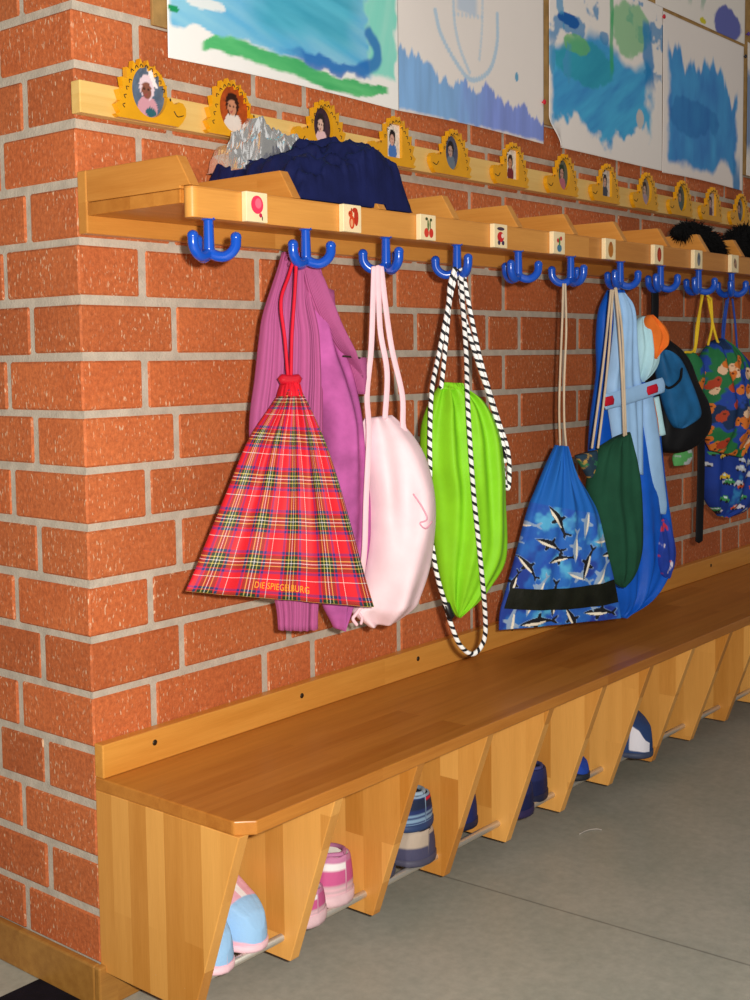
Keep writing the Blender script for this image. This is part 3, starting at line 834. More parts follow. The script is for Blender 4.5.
# --- purple vest on the second hook (behind the tartan bag)
VP = (.243, -.165, -12)
vest = thing('knitted_vest', 'mauve pink ribbed and velour child vest hanging behind the red tartan bag', 'vest', pp(VP, 0, .52))
M['rib'] = ribbed('mauve_rib_knit', '#B95C92', 24, k=.4)
M['rib2'] = ribbed('mauve_rib_collar', '#BC5E94', 30, k=.4)
M['velour'] = fabric('mauve_velour', '#AC5594', .95, 300, .3, .25, .2, (18, .4))
lb = Loft(VP, [(0.0085, 1.1275), (0.0006, 1.1035), (-0.0263, 1.0376), (-0.0344, 0.9991), (-0.0429, 0.9428), (-0.0555, 0.8629), (-0.0490, 0.7577), (-0.0330, 0.6653), (-0.0143, 0.5924), (-0.0114, 0.5549)], [(0.0438, 1.1259), (0.0489, 1.1020), (0.0613, 1.0568), (0.0719, 1.0111), (0.0744, 0.9404), (0.0728, 0.8570), (0.0746, 0.7478), (0.0689, 0.6541), (0.0616, 0.5824), (0.0609, 0.5461)], [.012, .02, .028, .03, .03, .028, .026, .024, .02, .012], pleats(5, .006, 3, 1, 1))
lb.mesh(40, 60).build('ribbed_side', M['rib'], vest)
lc = Loft(VP, [(0.0398, 1.1137), (0.0442, 1.0565), (0.0433, 1.0111), (0.0406, 0.9685), (0.0551, 0.9347), (0.0770, 0.8723), (0.0752, 0.7790), (0.0695, 0.6855), (0.0697, 0.5972), (0.0964, 0.5426)], [(0.0682, 1.1147), (0.0808, 1.0724), (0.0955, 1.0297), (0.1104, 0.9880), (0.1333, 0.9330), (0.1464, 0.8695), (0.1532, 0.7911), (0.1625, 0.7311), (0.1549, 0.6447), (0.1123, 0.5355)], [.014, .022, .03, .03, .034, .036, .034, .03, .02, .010], pleats(1.6, .006, 5, 1, 1), pw=2)
lc.mesh(40, 60).build('velour_front', M['velour'], vest)
ld = Loft(VP, [(0.0325, 1.1255), (0.0355, 1.0865), (0.0442, 1.0565), (0.0588, 1.0264), (0.0869, 0.9881), (0.1101, 0.9709)], [(0.0476, 1.1260), (0.0733, 1.0799), (0.0880, 1.0450), (0.1030, 1.0112), (0.1202, 0.9801), (0.1451, 0.9154)], [.02, .036, .042, .044, .044, .034], pleats(2, .003, 8, 1, 1))
ld.mesh(24, 30).build('collar_band', M['rib2'], vest)
le = Loft(VP, [(0.1101, 0.9693), (0.1177, 0.9490), (0.1330, 0.9110)], [(0.1561, 0.9672), (0.1516, 0.9405), (0.1430, 0.9107)], [.03, .034, .03])
le.mesh(16, 10).build('armhole_band', M['rib2'], vest)
lf = Loft(VP, [(0.0694, 1.0798), (0.0804, 1.0495), (0.0971, 1.0081), (0.1027, 0.9926)], [(0.1041, 1.0714), (0.1055, 1.0421), (0.1088, 1.0081), (0.1086, 0.9926)], [.004, .006, .006, .004])
for v_ in ('armhole_edge',): lf.mesh(12, 12).build(v_, M['rib'], vest)
MB().tube(pts(VP, [(0.0935, 0.9706), (0.1110, 0.9689), (0.1268, 0.9672)], .034), .0016, 6, 3).build('dark_trim', M['mark'], vest)
MB().tube([pp(VP, .01, 1.112, .0), (.245, -.185, 1.122), (.238, -.205, 1.118), (.243, -.186, 1.108), pp(VP, .02, 1.105, 0)], .0025, 8).build('hanging_loop', M['rib2'], vest)

# --- red tartan bag, second hook
TP = (.222, -.232, -32)
tb = thing('gym_bag', 'red tartan drawstring bag with red cord and toggle hanging on the second hook', 'gym bag', pp(TP, 0, .59), 'drawstring bags on the hooks')
M['redcord'] = fabric('red_cord', '#CC1430', .6, 900, .2, .1, .1)
M['redcloth'] = fabric('red_plain_cloth', '#D0182C', .7)
TL = [(-0.0343, 0.9239), (-0.0497, 0.9025), (-0.0866, 0.8499), (-0.1183, 0.7801), (-0.1533, 0.7020), (-0.1702, 0.6638), (-0.1834, 0.6371)]; TR = [(-0.0086, 0.9233), (0.0040, 0.9011), (0.0314, 0.8400), (0.0551, 0.7663), (0.0790, 0.6794), (0.0910, 0.6348), (0.1032, 0.5928)]
sagm = [0]
tl = Loft(TP, TL, TR, [.016, .02, .021, .022, .022, .018, .004], pleats(4, .0055, 12, 1.2, .5, .5), pw=2.5)
tl.mesh(90, 90, (.27, .30)).build('tartan_body', M['tartan'], tb)
tn = Loft(TP, [(-0.0325, 0.9369), (-0.0372, 0.9283), (-0.0420, 0.9139)], [(-0.0098, 0.9379), (-0.0070, 0.9277), (-0.0027, 0.9130)], [.014, .018, .021], pleats(6, .003, 4, 1, 1))
tn.mesh(40, 12).build('gathered_neck', M['redcloth'], tb)
m = MB(); m.tube(pts(TP, [(-0.0382, 0.9386), (-0.0248, 0.9369), (-0.0112, 0.9381)], .010), .0075, 12, 3); m.build('cord_toggle', plain('red_toggle', '#C01028', .35), tb)
MB().tube(pts(TP, [(-0.0080, 1.1272), (-0.0138, 1.0665), (-0.0206, 1.0017), (-0.0232, 0.9397)], [.0, .006, .01, .010]), .0026, 8).build('drawstring', M['redcord'], tb)
MB().tube(pts(TP, [(-0.0063, 1.1263), (-0.0196, 1.0886), (-0.0346, 1.0494), (-0.0312, 0.9946), (-0.0277, 0.9413)], [-.006, -.004, .004, .01, .010]), .0026, 8).build('drawstring', M['redcord'], tb)
lettering('DIE SPIEGELBURG', tl, .34, .64, .932, .046, plain('yellow_embroidery', '#F0A020', .6), tb, 'embroidered_lettering', .012)

# --- pale pink bag, third hook
KP = (.432, -.235, -35)
kb = thing('gym_bag', 'pale pink satin bag with ribbon straps hanging on the third hook', 'gym bag', pp(KP, 0, .55), 'drawstring bags on the hooks')
M['pinksat'] = fabric('pale_pink_satin', '#F2D2DA', .45, 1200, .1, .05, .1, (16, .45))
M['pinkrib'] = fabric('pale_pink_ribbon', '#EFC4CE', .6, 900, .1, .06, .1)
kl = Loft(KP, [(-0.0488, 0.8726), (-0.0589, 0.8539), (-0.0592, 0.8301), (-0.0517, 0.7742), (-0.0491, 0.7182), (-0.0500, 0.6524), (-0.0642, 0.5823), (-0.0744, 0.5635), (-0.0465, 0.5374)], [(-0.0041, 0.8762), (0.0256, 0.8483), (0.0488, 0.8107), (0.0619, 0.7602), (0.0648, 0.7033), (0.0556, 0.6321), (0.0399, 0.5824), (0.0295, 0.5634), (-0.0012, 0.5425)], [.012, .03, .04, .05, .055, .052, .045, .036, .008], pleats(1.3, .010, 21, .8, 1, 2.2), pw=2.1)
kl.mesh(56, 70).build('bag_body', M['pinksat'], kb)
fv = (math.cos(R(-35)), math.sin(R(-35)), 0)
for L, D in (([(-0.0322, 1.1090), (-0.0345, 1.0576), (-0.0393, 0.9795), (-0.0485, 0.9108), (-0.0524, 0.8508), (-0.0620, 0.7476), (-0.0664, 0.6602), (-0.0715, 0.5800)], [.004, .004, .006, .012, .034, .046, .046, .02]), ([(-0.0256, 1.1105), (-0.0235, 1.0138), (-0.0141, 0.9446), (-0.0200, 0.8724)], [.004, .004, .008, .014]), ([(-0.0204, 1.1091), (-0.0130, 1.0420), (-0.0042, 0.9791), (0.0110, 0.9094), (0.0102, 0.8620), (0.0163, 0.8458)], [.003, .003, .004, .006, .012, .008])):
    MB().tube(pts(KP, L, D), 0.003, 8, 8, flat=fv+(.0046, .0012)).build('ribbon_strap', M['pinkrib'], kb)
m = MB(); m.tube(pts(KP, [(-0.0633, 0.5763), (-0.0733, 0.5642), (-0.0784, 0.5565), (-0.0719, 0.5464)], .02), .0028, 8); m.tube(pts(KP, [(-0.0700, 0.5671), (-0.0636, 0.5571), (-0.0654, 0.5476)], .02), .0024, 8); m.build('knotted_cord_end', M['pinkrib'], kb)
# small pale embroidery squiggle
MB().tube([kl.pt(u, t, 1, .0012) for u, t in ((.58, .36), (.66, .41), (.72, .46), (.62, .48), (.7, .5), (.82, .47))], .0013, 6).build('embroidery', plain('rose_thread', '#E0A0B4', .6), kb)

# --- green bag with black and white cord, fourth hook
GP = (.632, -.24, -32)
gb = thing('gym_bag', 'bright lime green bag with black and white twisted cord on the fourth hook', 'gym bag', pp(GP, 0, .55), 'drawstring bags on the hooks')
M['lime'] = fabric('lime_green_nylon', '#86CC24', .55, 1200, .1, .07, .1, (14, .35))
gl = Loft(GP, [(-0.0537, 0.9181), (-0.0703, 0.8932), (-0.0853, 0.8496), (-0.0858, 0.7937), (-0.0753, 0.7489), (-0.0685, 0.6887), (-0.0600, 0.6124), (-0.0457, 0.5543), (-0.0237, 0.5195)], [(-0.0097, 0.9172), (0.0291, 0.8890), (0.0551, 0.8367), (0.0642, 0.7706), (0.0659, 0.7183), (0.0674, 0.6202), (0.0406, 0.5710), (0.0102, 0.5380), (-0.0200, 0.5193)], [.012, .03, .04, .045, .045, .042, .034, .022, .004], pleats(3.2, .008, 33, 1.4, .5, 1.2), pw=2.1)
gl.mesh(56, 70).build('bag_body', M['lime'], gb)
tg = Loft(GP, [(-0.0500, 0.9248), (-0.0556, 0.9131)], [(-0.0115, 0.9224), (-0.0042, 0.9103)], [.01, .02], pleats(7, .003, 9, 1, 1)); tg.mesh(40, 6).build('gathered_hem', M['lime'], gb)
for L, D in (([(-0.0281, 1.1154), (-0.0374, 1.0871), (-0.0405, 1.0506), (-0.0609, 0.9654), (-0.0807, 0.9143), (-0.0889, 0.8468), (-0.0915, 0.7809), (-0.0923, 0.6959), (-0.0823, 0.6131), (-0.0607, 0.5489), (-0.0501, 0.5165), (-0.0331, 0.4786), (-0.0074, 0.4600), (0.0132, 0.4827), (0.0135, 0.5320), (-0.0046, 0.6327), (-0.0189, 0.7520), (-0.0227, 0.8834), (-0.0125, 0.9781), (-0.0157, 1.0738), (-0.0172, 1.1139)], [.012, .012, .01, .014, .035, .045, .05, .05, .05, .04, .036, .034, .03, .03, .034, .055, .06, .05, .02, .012, .012]),
             ([(-0.0194, 1.1130), (-0.0325, 1.0627), (-0.0392, 1.0123), (-0.0496, 0.9417), (-0.0551, 0.9150)], [.0, .0, .002, .008, .012]),
             ([(-0.0084, 1.1131), (0.0005, 1.0627), (0.0230, 0.9575), (0.0514, 0.8646), (0.0710, 0.8020), (0.0726, 0.7464), (0.0669, 0.7415), (0.0595, 0.7716), (0.0540, 0.8028)], [.0, .0, .002, .004, .006, .006, .006, .01, .01]),
             ([(-0.0174, 1.1128), (-0.0106, 1.0457), (0.0083, 0.9780), (0.0348, 0.8960), (0.0560, 0.8237), (0.0624, 0.7854)], [.004, .004, .006, .012, .014, .012])):
    MB().tube(pts(GP, L, D), .0041, 8, 7).build('twisted_cord', M['cord_bw'], gb)
m = MB(); m.tube(pts(GP, [(-0.0598, 0.5519), (-0.0509, 0.5290)], .038), .007, 10, 2); m.build('cord_stopper', plain('black_plastic', '#0E0E12', .4), gb)
m = MB(); m.tube(pts(GP, [(0.0512, 0.8117), (0.0587, 0.7959)], .012), .007, 10, 2); m.build('cord_stopper', bpy.data.materials['black_plastic'], gb)

# --- dolphin print bag, sixth hook
DP = (1.036, -.235, -28)
db = thing('gym_bag', 'blue drawstring bag printed with dolphins and crossed by a black mesh band', 'gym bag', pp(DP, 0, .43), 'drawstring bags on the hooks')
DLp = [(-0.0621, 0.7936), (-0.0845, 0.7536), (-0.1068, 0.7080), (-0.1246, 0.6701), (-0.1558, 0.5709), (-0.1735, 0.5177), (-0.1868, 0.4759), (-0.1892, 0.4410)]; DRp = [(-0.0396, 0.7907), (-0.0169, 0.7349), (0.0106, 0.6940), (0.0338, 0.6530), (0.0549, 0.5757), (0.0691, 0.5263), (0.0811, 0.4768), (0.0883, 0.4396)]
dl = Loft(DP, DLp, DRp, [.012, .02, .024, .025, .022, .02, .015, .004], pleats(3.5, .006, 41, 1.2, .35, .5), pw=2.4)
dolphin = [(-1, .02), (-.82, .10), (-.62, .16), (-.3, .24), (-.08, .26), (.0, .46), (.12, .48), (.14, .24), (.45, .12), (.75, .02), (1.0, .2), (1.06, .14), (.9, -.04), (1.04, -.2), (.94, -.2), (.72, -.08), (.4, -.06), (.0, -.12), (-.12, -.36), (-.24, -.36), (-.26, -.14), (-.55, -.12), (-.8, -.04)]
belly = [(-.85, -.0), (-.5, .03), (0, .02), (.45, .02), (.4, -.05), (0, -.11), (-.5, -.11), (-.8, -.03)]
dr = random.Random(5)
DOL = []
for r_ in range(6):
    for c_ in range(5):
        DOL.append((-.165+c_*.068+.03*(r_ % 2)+dr.uniform(-.01, .01), .45+r_*.038+dr.uniform(-.008, .008), dr.uniform(.026, .042), dr.uniform(-1.0, .2) if dr.random() < .75 else dr.uniform(1.0, 1.6), dr.random()))
def dolphins(u, t, s_, z):
    n = fbm(s_*45, z*45, 71); n2 = fbm(s_*20, z*20, 72)
    C = np.array(lin('#1F3FAE'))*(1-n[:, None])+np.array(lin('#2C78C8'))*n[:, None]
    C = mixc(C, lin('#58B4E0'), .9*sstep(.58, .72, n2))
    C = mixc(C, lin('#1E2C8C'), .8*sstep(.42, .3, n2))
    for cx, cz, k, a, kind in DOL:
        c, s2 = math.cos(a), math.sin(a)
        X = ((s_-cx)*c+(z-cz)*s2)/k; Y = (-(s_-cx)*s2+(z-cz)*c)/k
        near = (abs(X) < 1.3) & (abs(Y) < .7)
        i1 = inpoly(X, Y, dolphin) & near; i2 = inpoly(X, Y, belly) & near
        body = '#15161E' if kind < .6 else '#8FA6C4'
        C = mixc(C, lin('#A8C8E4'), (inpoly(X*.94, Y*.88, dolphin) & near).astype(float)*.4)
        C = mixc(C, lin(body), i1.astype(float)); C = mixc(C, lin('#F0E6D4'), i2.astype(float))
    up = sstep(.372, .366, t-.04*(u-.5))
    st = fbm(u*40, t*2, 75)
    plainb = np.array(lin('#1763BC'))[None]*(.85+.3*st[:, None])
    return C*(1-up[:, None])+plainb*up[:, None]
dl.mesh(230, 260, color=dolphins).build('printed_body', M['print_cloth'], db)
bandv = []; bandf = []; bu = []
n = 40
for j in range(5):
    for i in range(n+1):
        u = .015+.97*i/n
        tt = .762+.03*u+.022*math.sin(PI*u)+(j/4)*.118
        bandv.append(dl.pt(u, tt, 1, .0026)); bu.append((u*6, j/4))
bandf = [(j*(n+1)+i, j*(n+1)+i+1, (j+1)*(n+1)+i+1, (j+1)*(n+1)+i) for j in range(4) for i in range(n)]
nb = len(bandv); bandv += [dl.pt(.015+.97*i/n, .762+.03*(.015+.97*i/n)+.022*math.sin(PI*(.015+.97*i/n))+(j/4)*.118, 1, .0008) for j in range(5) for i in range(n+1)]
bandf += [tuple(q+nb for q in f[::-1]) for f in bandf]
M['mesh_black'] = fabric('black_mesh', '#15170F', .6, 600, .5, .5, .0, (60, .4))
MB().add(bandv, bandf).build('mesh_band', M['mesh_black'], db)
M['beige'] = fabric('beige_cord', '#C8B49C', .8)
for L in ([(-0.0508, 1.1039), (-0.0530, 1.0349), (-0.0575, 0.9388), (-0.0598, 0.8615), (-0.0576, 0.7914)], [(-0.0463, 1.1039), (-0.0441, 1.0157), (-0.0486, 0.9193), (-0.0486, 0.8417), (-0.0441, 0.7890)]):
    MB().tube(pts(DP, L, .008), .0022, 8).build('drawstring', M['beige'], db)

# --- seventh hook: rain dungarees behind, dark green bag in front
OP = (1.245, -.165, -14)
ov = thing('rain_dungarees', 'blue and light blue rain dungarees with red fastener patches on the seventh hook', 'dungarees', pp(OP, 0, .44))
M['royal'] = fabric('royal_blue_rainwear', '#1258C4', .45, 900, .1, .1, .1, (12, .5))
M['sky'] = fabric('light_blue_rainwear', '#9CC4F0', .5, 900, .1, .06, .1, (14, .4))
M['redpatch'] = fabric('red_fastener', '#C41830', .7)
o1 = Loft(OP, [(0.0141, 1.1030), (-0.0102, 1.0608), (-0.0160, 0.9981), (-0.0158, 0.9309), (-0.0338, 0.8305), (-0.0396, 0.7252), (-0.0271, 0.6179), (-0.0084, 0.5087), (0.0294, 0.4282), (0.0485, 0.3994)], [(0.0575, 1.1038), (0.0895, 1.0191), (0.1158, 0.9113), (0.1651, 0.8554), (0.1793, 0.7557), (0.1935, 0.6547), (0.2078, 0.5751), (0.2152, 0.5067), (0.1521, 0.4329), (0.0612, 0.3977)], [.01, .022, .028, .03, .034, .036, .036, .034, .026, .006], pleats(3.2, .006, 51, .6, 2.2, 1.6))
o1.mesh(56, 64).build('trouser_body', M['royal'], ov)
o2 = Loft(OP, [(-0.0181, 1.0940), (-0.0118, 1.0385), (-0.0236, 0.9559), (-0.0354, 0.8940), (-0.0199, 0.8103), (-0.0012, 0.7253)], [(0.0123, 1.0946), (0.0433, 1.0639), (0.0500, 0.9865), (0.0598, 0.9232), (0.0695, 0.8807), (0.0771, 0.7096)], [.012, .016, .018, .018, .016, .012], pleats(2.4, .004, 52, 1, 1), pw=3, lift=.04, back=.4)
o2.mesh(30, 40).build('bib', M['sky'], ov)
o3 = Loft(OP, [(0.0811, 0.8866), (0.0847, 0.8266), (0.0948, 0.7617), (0.1083, 0.6744), (0.1314, 0.6334), (0.1479, 0.6189)], [(0.1131, 0.8857), (0.1332, 0.8030), (0.1468, 0.7371), (0.1606, 0.6706), (0.1675, 0.6371), (0.1644, 0.6175)], [.012, .014, .014, .012, .010, .004], pw=3, lift=.03, back=.6)
o3.mesh(20, 30).build('side_stripe', M['sky'], ov)
MB().tube(pts(OP, [(-0.0626, 0.8704), (-0.0023, 0.8789), (0.0595, 0.8897), (0.1166, 0.9009)], .062), .012, 14, 6, flat=(0, 0, 1, .0165, .004)).build('waist_strap', M['sky'], ov)
for uv_ in ([(-0.0681, 0.8707), (-0.0442, 0.8740)], [(0.0631, 0.8896), (0.0915, 0.8952)]):
    MB().tube(pts(OP, uv_, .067), .006, 10, 3, flat=(0, 0, 1, .0095, .0026)).build('red_fastener', M['redpatch'], ov)
def cuffp(u, t, s_, z):
    n = fbm(s_*60, z*60, 81); C = np.array(lin('#1C3CA0'))[None]*(.7+.6*n[:, None])
    C = mixc(C, lin('#C03048'), sstep(.66, .72, fbm(s_*70, z*70, 83))); return mixc(C, lin('#D8D0E0'), sstep(.70, .76, fbm(s_*80, z*80, 85)))
o4 = Loft(OP, *LR([(0.1606, 0.6085), (0.1806, 0.5979), (0.1909, 0.5681), (0.1980, 0.5295), (0.1950, 0.4941), (0.1785, 0.4736), (0.1584, 0.4847), (0.1449, 0.5172), (0.1412, 0.5617), (0.1442, 0.5923)]), [.004, .012, .018, .018, .012, .004], pleats(2, .003, 57, 1, 1), lift=.025)
o4.mesh(40, 40, color=cuffp).build('printed_cuff', M['print_cloth'], ov)

EP = (1.200, -.275, -25)
eb = thing('gym_bag', 'dark green cloth bag on beige cords in front of the blue rain dungarees', 'gym bag', pp(EP, 0, .47), 'drawstring bags on the hooks')
M['dgreen'] = fabric('bottle_green_cloth', '#1C4A36', .85, 700, .2, .12, .1, (18, .35))
e1 = Loft(EP, [(-0.0747, 0.7956), (-0.1040, 0.7787), (-0.1233, 0.7374), (-0.1305, 0.6875), (-0.1109, 0.6155), (-0.0911, 0.5530), (-0.0712, 0.5103), (-0.0512, 0.4942)], [(-0.0277, 0.8100), (-0.0200, 0.7690), (-0.0097, 0.7215), (-0.0018, 0.6697), (0.0010, 0.6180), (-0.0012, 0.5624), (-0.0161, 0.5180), (-0.0411, 0.4933)], [.012, .028, .034, .036, .036, .034, .026, .005], pleats(2.4, .005, 61, 1.2, .7, 1.2))
e1.mesh(48, 56).build('bag_body', M['dgreen'], eb)
def strapp(u, t, s_, z):
    n = fbm(s_*70, z*70, 91); C = np.array(lin('#20384A'))[None]*(.7+.6*n[:, None]); C = mixc(C, lin('#B08A40'), sstep(.62, .68, fbm(s_*90, z*90, 92))); return mixc(C, lin('#2A7048'), sstep(.6, .66, fbm(s_*60, z*60, 93)))
e2 = Loft(EP, [(-0.1619, 0.7672), (-0.1499, 0.7507), (-0.1306, 0.7217)], [(-0.1088, 0.7769), (-0.1088, 0.7528), (-0.1160, 0.7250)], [.01, .014, .008]); e2.mesh(30, 24, color=strapp).build('patterned_hem', M['print_cloth'], eb)
for L, D in (([(-0.0757, 1.0954), (-0.0876, 0.9962), (-0.1048, 0.8969), (-0.1298, 0.7825)], [0, 0, .004, .012]), ([(-0.0709, 1.0954), (-0.0802, 0.9762), (-0.0951, 0.8767), (-0.1153, 0.7819)], [0, 0, .004, .012]), ([(-0.0660, 1.0994), (-0.0559, 1.0159), (-0.0511, 0.9157), (-0.0503, 0.8032)], [.0, .0, .004, .01]), ([(-0.0636, 1.0994), (-0.0485, 1.0159), (-0.0462, 0.9156), (-0.0453, 0.8030)], [.0, .0, .004, .01])):
    MB().tube(pts(EP, L, D), .0024, 8).build('drawstring', M['beige'], eb)

# --- eighth hook: black and blue rucksack with a light blue and orange jacket tucked in
RP = (1.44, -.19, -22)
rk = thing('rucksack', 'black and blue child rucksack with a long dangling strap on the eighth hook', 'rucksack', pp(RP, 0, .6))
M['blackn'] = fabric('black_nylon', '#101014', .6, 900, .1, .2, .1)
M['petrol'] = fabric('petrol_blue_mesh', '#1C5A8C', .6, 500, .3, .25, .1)
M['orange'] = fabric('orange_fleece', '#E8742A', .9, 300, .3, .1, .4)
M['lightb'] = fabric('pale_blue_fleece', '#B4DCE8', .9, 300, .3, .06, .4)
r1 = Loft(RP, *LR([(0.0108, 1.0022), (0.0341, 0.9932), (0.0755, 0.9572), (0.1058, 0.8982), (0.1394, 0.8521), (0.1490, 0.8039), (0.1252, 0.7706), (0.0835, 0.7520), (0.0362, 0.7452), (0.0011, 0.7581), (-0.0079, 0.8097), (-0.0114, 0.8876), (-0.0119, 0.9649)]), [.008, .035, .048, .054, .056, .054, .048, .036, .01], pleats(1.5, .005, 71, 1, 1), pw=2.6)
r1.mesh(44, 60).build('rucksack_body', M['blackn'], rk)
r2 = Loft(RP, *LR([(-0.0381, 0.9669), (-0.0127, 0.9753), (0.0219, 0.9575), (0.0513, 0.9087), (0.0782, 0.8594), (0.0874, 0.8280), (0.0581, 0.8113), (0.0175, 0.8040), (-0.0058, 0.8334), (-0.0232, 0.8776), (-0.0378, 0.9279)]), [.004, .014, .02, .022, .022, .016, .004], pleats(1.5, .004, 72, 1, 1), pw=2.6, lift=.045)
r2.mesh(30, 44).build('front_pocket', M['petrol'], rk)
MB().tube(pts(RP, [(-0.0454, 0.9109), (-0.0255, 0.8932), (0.0056, 0.9098), (0.0168, 0.9357)], [.062, .068, .068, .062]), .003, 8).build('pocket_piping', M['blackn'], rk)
MB().tube(pts(RP, [(-0.0223, 1.1064), (-0.0220, 1.0629), (-0.0244, 1.0085), (-0.0127, 0.9713)], .02), .008, 10, flat=(math.cos(R(-22)), math.sin(R(-22)), 0, .011, .003)).build('carry_strap', M['blackn'], rk)
MB().tube(pts(RP, [(0.1147, 0.7947), (0.1158, 0.7041), (0.1138, 0.6132), (0.1116, 0.5426)], .02), .008, 10, flat=(math.cos(R(-22)), math.sin(R(-22)), 0, .0115, .0022)).build('dangling_strap', M['blackn'], rk)
jk = thing('fleece_jacket', 'pale blue and orange fleece jacket bundled against the black rucksack', 'jacket', pp(RP, -.03, .72, .06))
j1 = Loft(RP, *LR([(-0.0984, 1.0460), (-0.0762, 1.0397), (-0.0621, 1.0076), (-0.0535, 0.9712), (-0.0588, 0.9412), (-0.0782, 0.9180), (-0.1003, 0.9077), (-0.1142, 0.9293), (-0.1199, 0.9761), (-0.1174, 1.0227)]), [.004, .016, .022, .024, .022, .016, .004], pleats(2, .006, 73, 1, 1), lift=.062)
j1.mesh(30, 44).build('pale_blue_part', M['lightb'], jk)
j2 = Loft(RP, *LR([(-0.0906, 1.0497), (-0.0713, 1.0413), (-0.0517, 1.0264), (-0.0375, 1.0072), (-0.0402, 0.9859), (-0.0596, 0.9732), (-0.0734, 0.9563), (-0.0846, 0.9713), (-0.0903, 1.0011), (-0.0988, 1.0307)]), [.004, .016, .022, .022, .020, .014, .004], pleats(2, .006, 74, 1, 1), lift=.075)
j2.mesh(26, 40).build('orange_part', M['orange'], jk)
j3 = Loft(RP, [(-0.0772, 0.8727), (-0.0713, 0.8251), (-0.0598, 0.7856)], [(-0.0576, 0.8722), (-0.0460, 0.8242), (-0.0401, 0.7826)], [.006, .008, .006], lift=.055)
j3.mesh(14, 16).build('orange_hem', M['orange'], jk)
j4 = Loft(RP, [(-0.0585, 0.8722), (-0.0498, 0.8244), (-0.0410, 0.7893)], [(-0.0445, 0.8762), (-0.0328, 0.8238), (-0.0240, 0.7929)], [.006, .008, .006], lift=.056)
j4.mesh(14, 16).build('pale_blue_hem', M['lightb'], jk)

# --- ninth and tenth hooks: printed bags
AP = (1.655, -.235, -22)
ab = thing('gym_bag', 'printed bag of brown animal shapes on green and blue, with yellow cord', 'gym bag', pp(AP, 0, .62), 'drawstring bags on the hooks')
blobs = [(dr.uniform(-.12, .16), dr.uniform(.60, .95), dr.uniform(.007, .012), dr.random()) for _ in range(150)]
def animals(u, t, s_, z):
    n = fbm(s_*22, z*22, 101); C = np.array(lin('#1C3F98'))[None]*np.ones((len(u), 1))
    C = mixc(C, lin('#1E6A3C'), sstep(.47, .53, n)); C = mixc(C, lin('#0E2A50'), sstep(.40, .34, n))
    for x, y, k, q in blobs:
        d = ((s_-x)/k)**2+((z-y)/k)**2; e = ((s_-x-k*.5)/(k*.7))**2+((z-y-k*.9)/(k*.7))**2
        c = '#C86A24' if q < .6 else ('#D8B090' if q < .8 else '#A83A20')
        C = mixc(C, lin(c), (np.minimum(d, e) < 1+.8*(fbm(s_*120, z*120, 7)-.5)).astype(float))
        C = mixc(C, lin('#5A2410'), (((s_-x-k*.5)/(k*.3))**2+((z-y-k*.8)/(k*.2))**2 < 1).astype(float))
    return C
a1 = Loft(AP, [(-0.0133, 0.9928), (-0.0377, 0.9700), (-0.0495, 0.9287), (-0.0395, 0.8593), (-0.0356, 0.7896), (-0.0164, 0.7421)], [(0.0177, 1.0018), (0.0589, 0.9736), (0.0915, 0.9216), (0.1151, 0.8549), (0.1162, 0.7836), (0.0850, 0.7184)], [.012, .035, .045, .05, .045, .012], pleats(3, .007, 81, 1, .8))
a1.mesh(150, 160, color=animals).build('printed_body', M['print_cloth'], ab)
a2 = Loft(AP, [(-0.0985, 0.9706), (-0.1043, 0.9479), (-0.0918, 0.9066), (-0.0733, 0.8786)], [(-0.0743, 0.9658), (-0.0527, 0.9472), (-0.0492, 0.9057), (-0.0549, 0.8712)], [.02, .03, .03, .02]); a2.mesh(30, 30, color=animals).build('side_pocket', M['print_cloth'], ab)
M['yelcord'] = fabric('yellow_cord', '#D8B428', .7)
for L, D in (([(-0.0550, 1.1045), (-0.0634, 1.0431), (-0.0719, 0.9862), (-0.0807, 0.9589)], .01), ([(-0.0558, 1.1020), (-0.0732, 1.0316), (-0.0835, 0.9748), (-0.1172, 0.9683), (-0.1259, 0.9391)], [.014, .014, .016, .02, .02]), ([(-0.0385, 1.0931), (-0.0224, 1.0316), (-0.0097, 0.9971), (-0.0034, 0.9902)], .012), ([(-0.0293, 1.0932), (-0.0255, 1.0316), (-0.0372, 0.9858)], .012), ([(-0.0888, 1.1081), (-0.0678, 1.1151), (-0.0494, 1.0994), (-0.0371, 1.0905)], .02)):
    MB().tube(pts(AP, L, D), .003, 8).build('yellow_drawstring', M['yelcord'], ab)
a3 = Loft(AP, [(-0.1204, 0.7447), (-0.1293, 0.7290), (-0.1261, 0.7105)], [(-0.0781, 0.7520), (-0.0718, 0.7308), (-0.0807, 0.7127)], [.01, .012, .006])
def pale(u, t, s_, z):
    n = fbm(s_*60, z*60, 111); C = np.array(lin('#5AA860'))[None]*np.ones((len(u), 1)); return mixc(C, lin('#B8C0C4'), sstep(.45, .55, n+.5*(u-.5)))
a3.mesh(20, 16, color=pale).build('bag_corner', M['print_cloth'], ab)

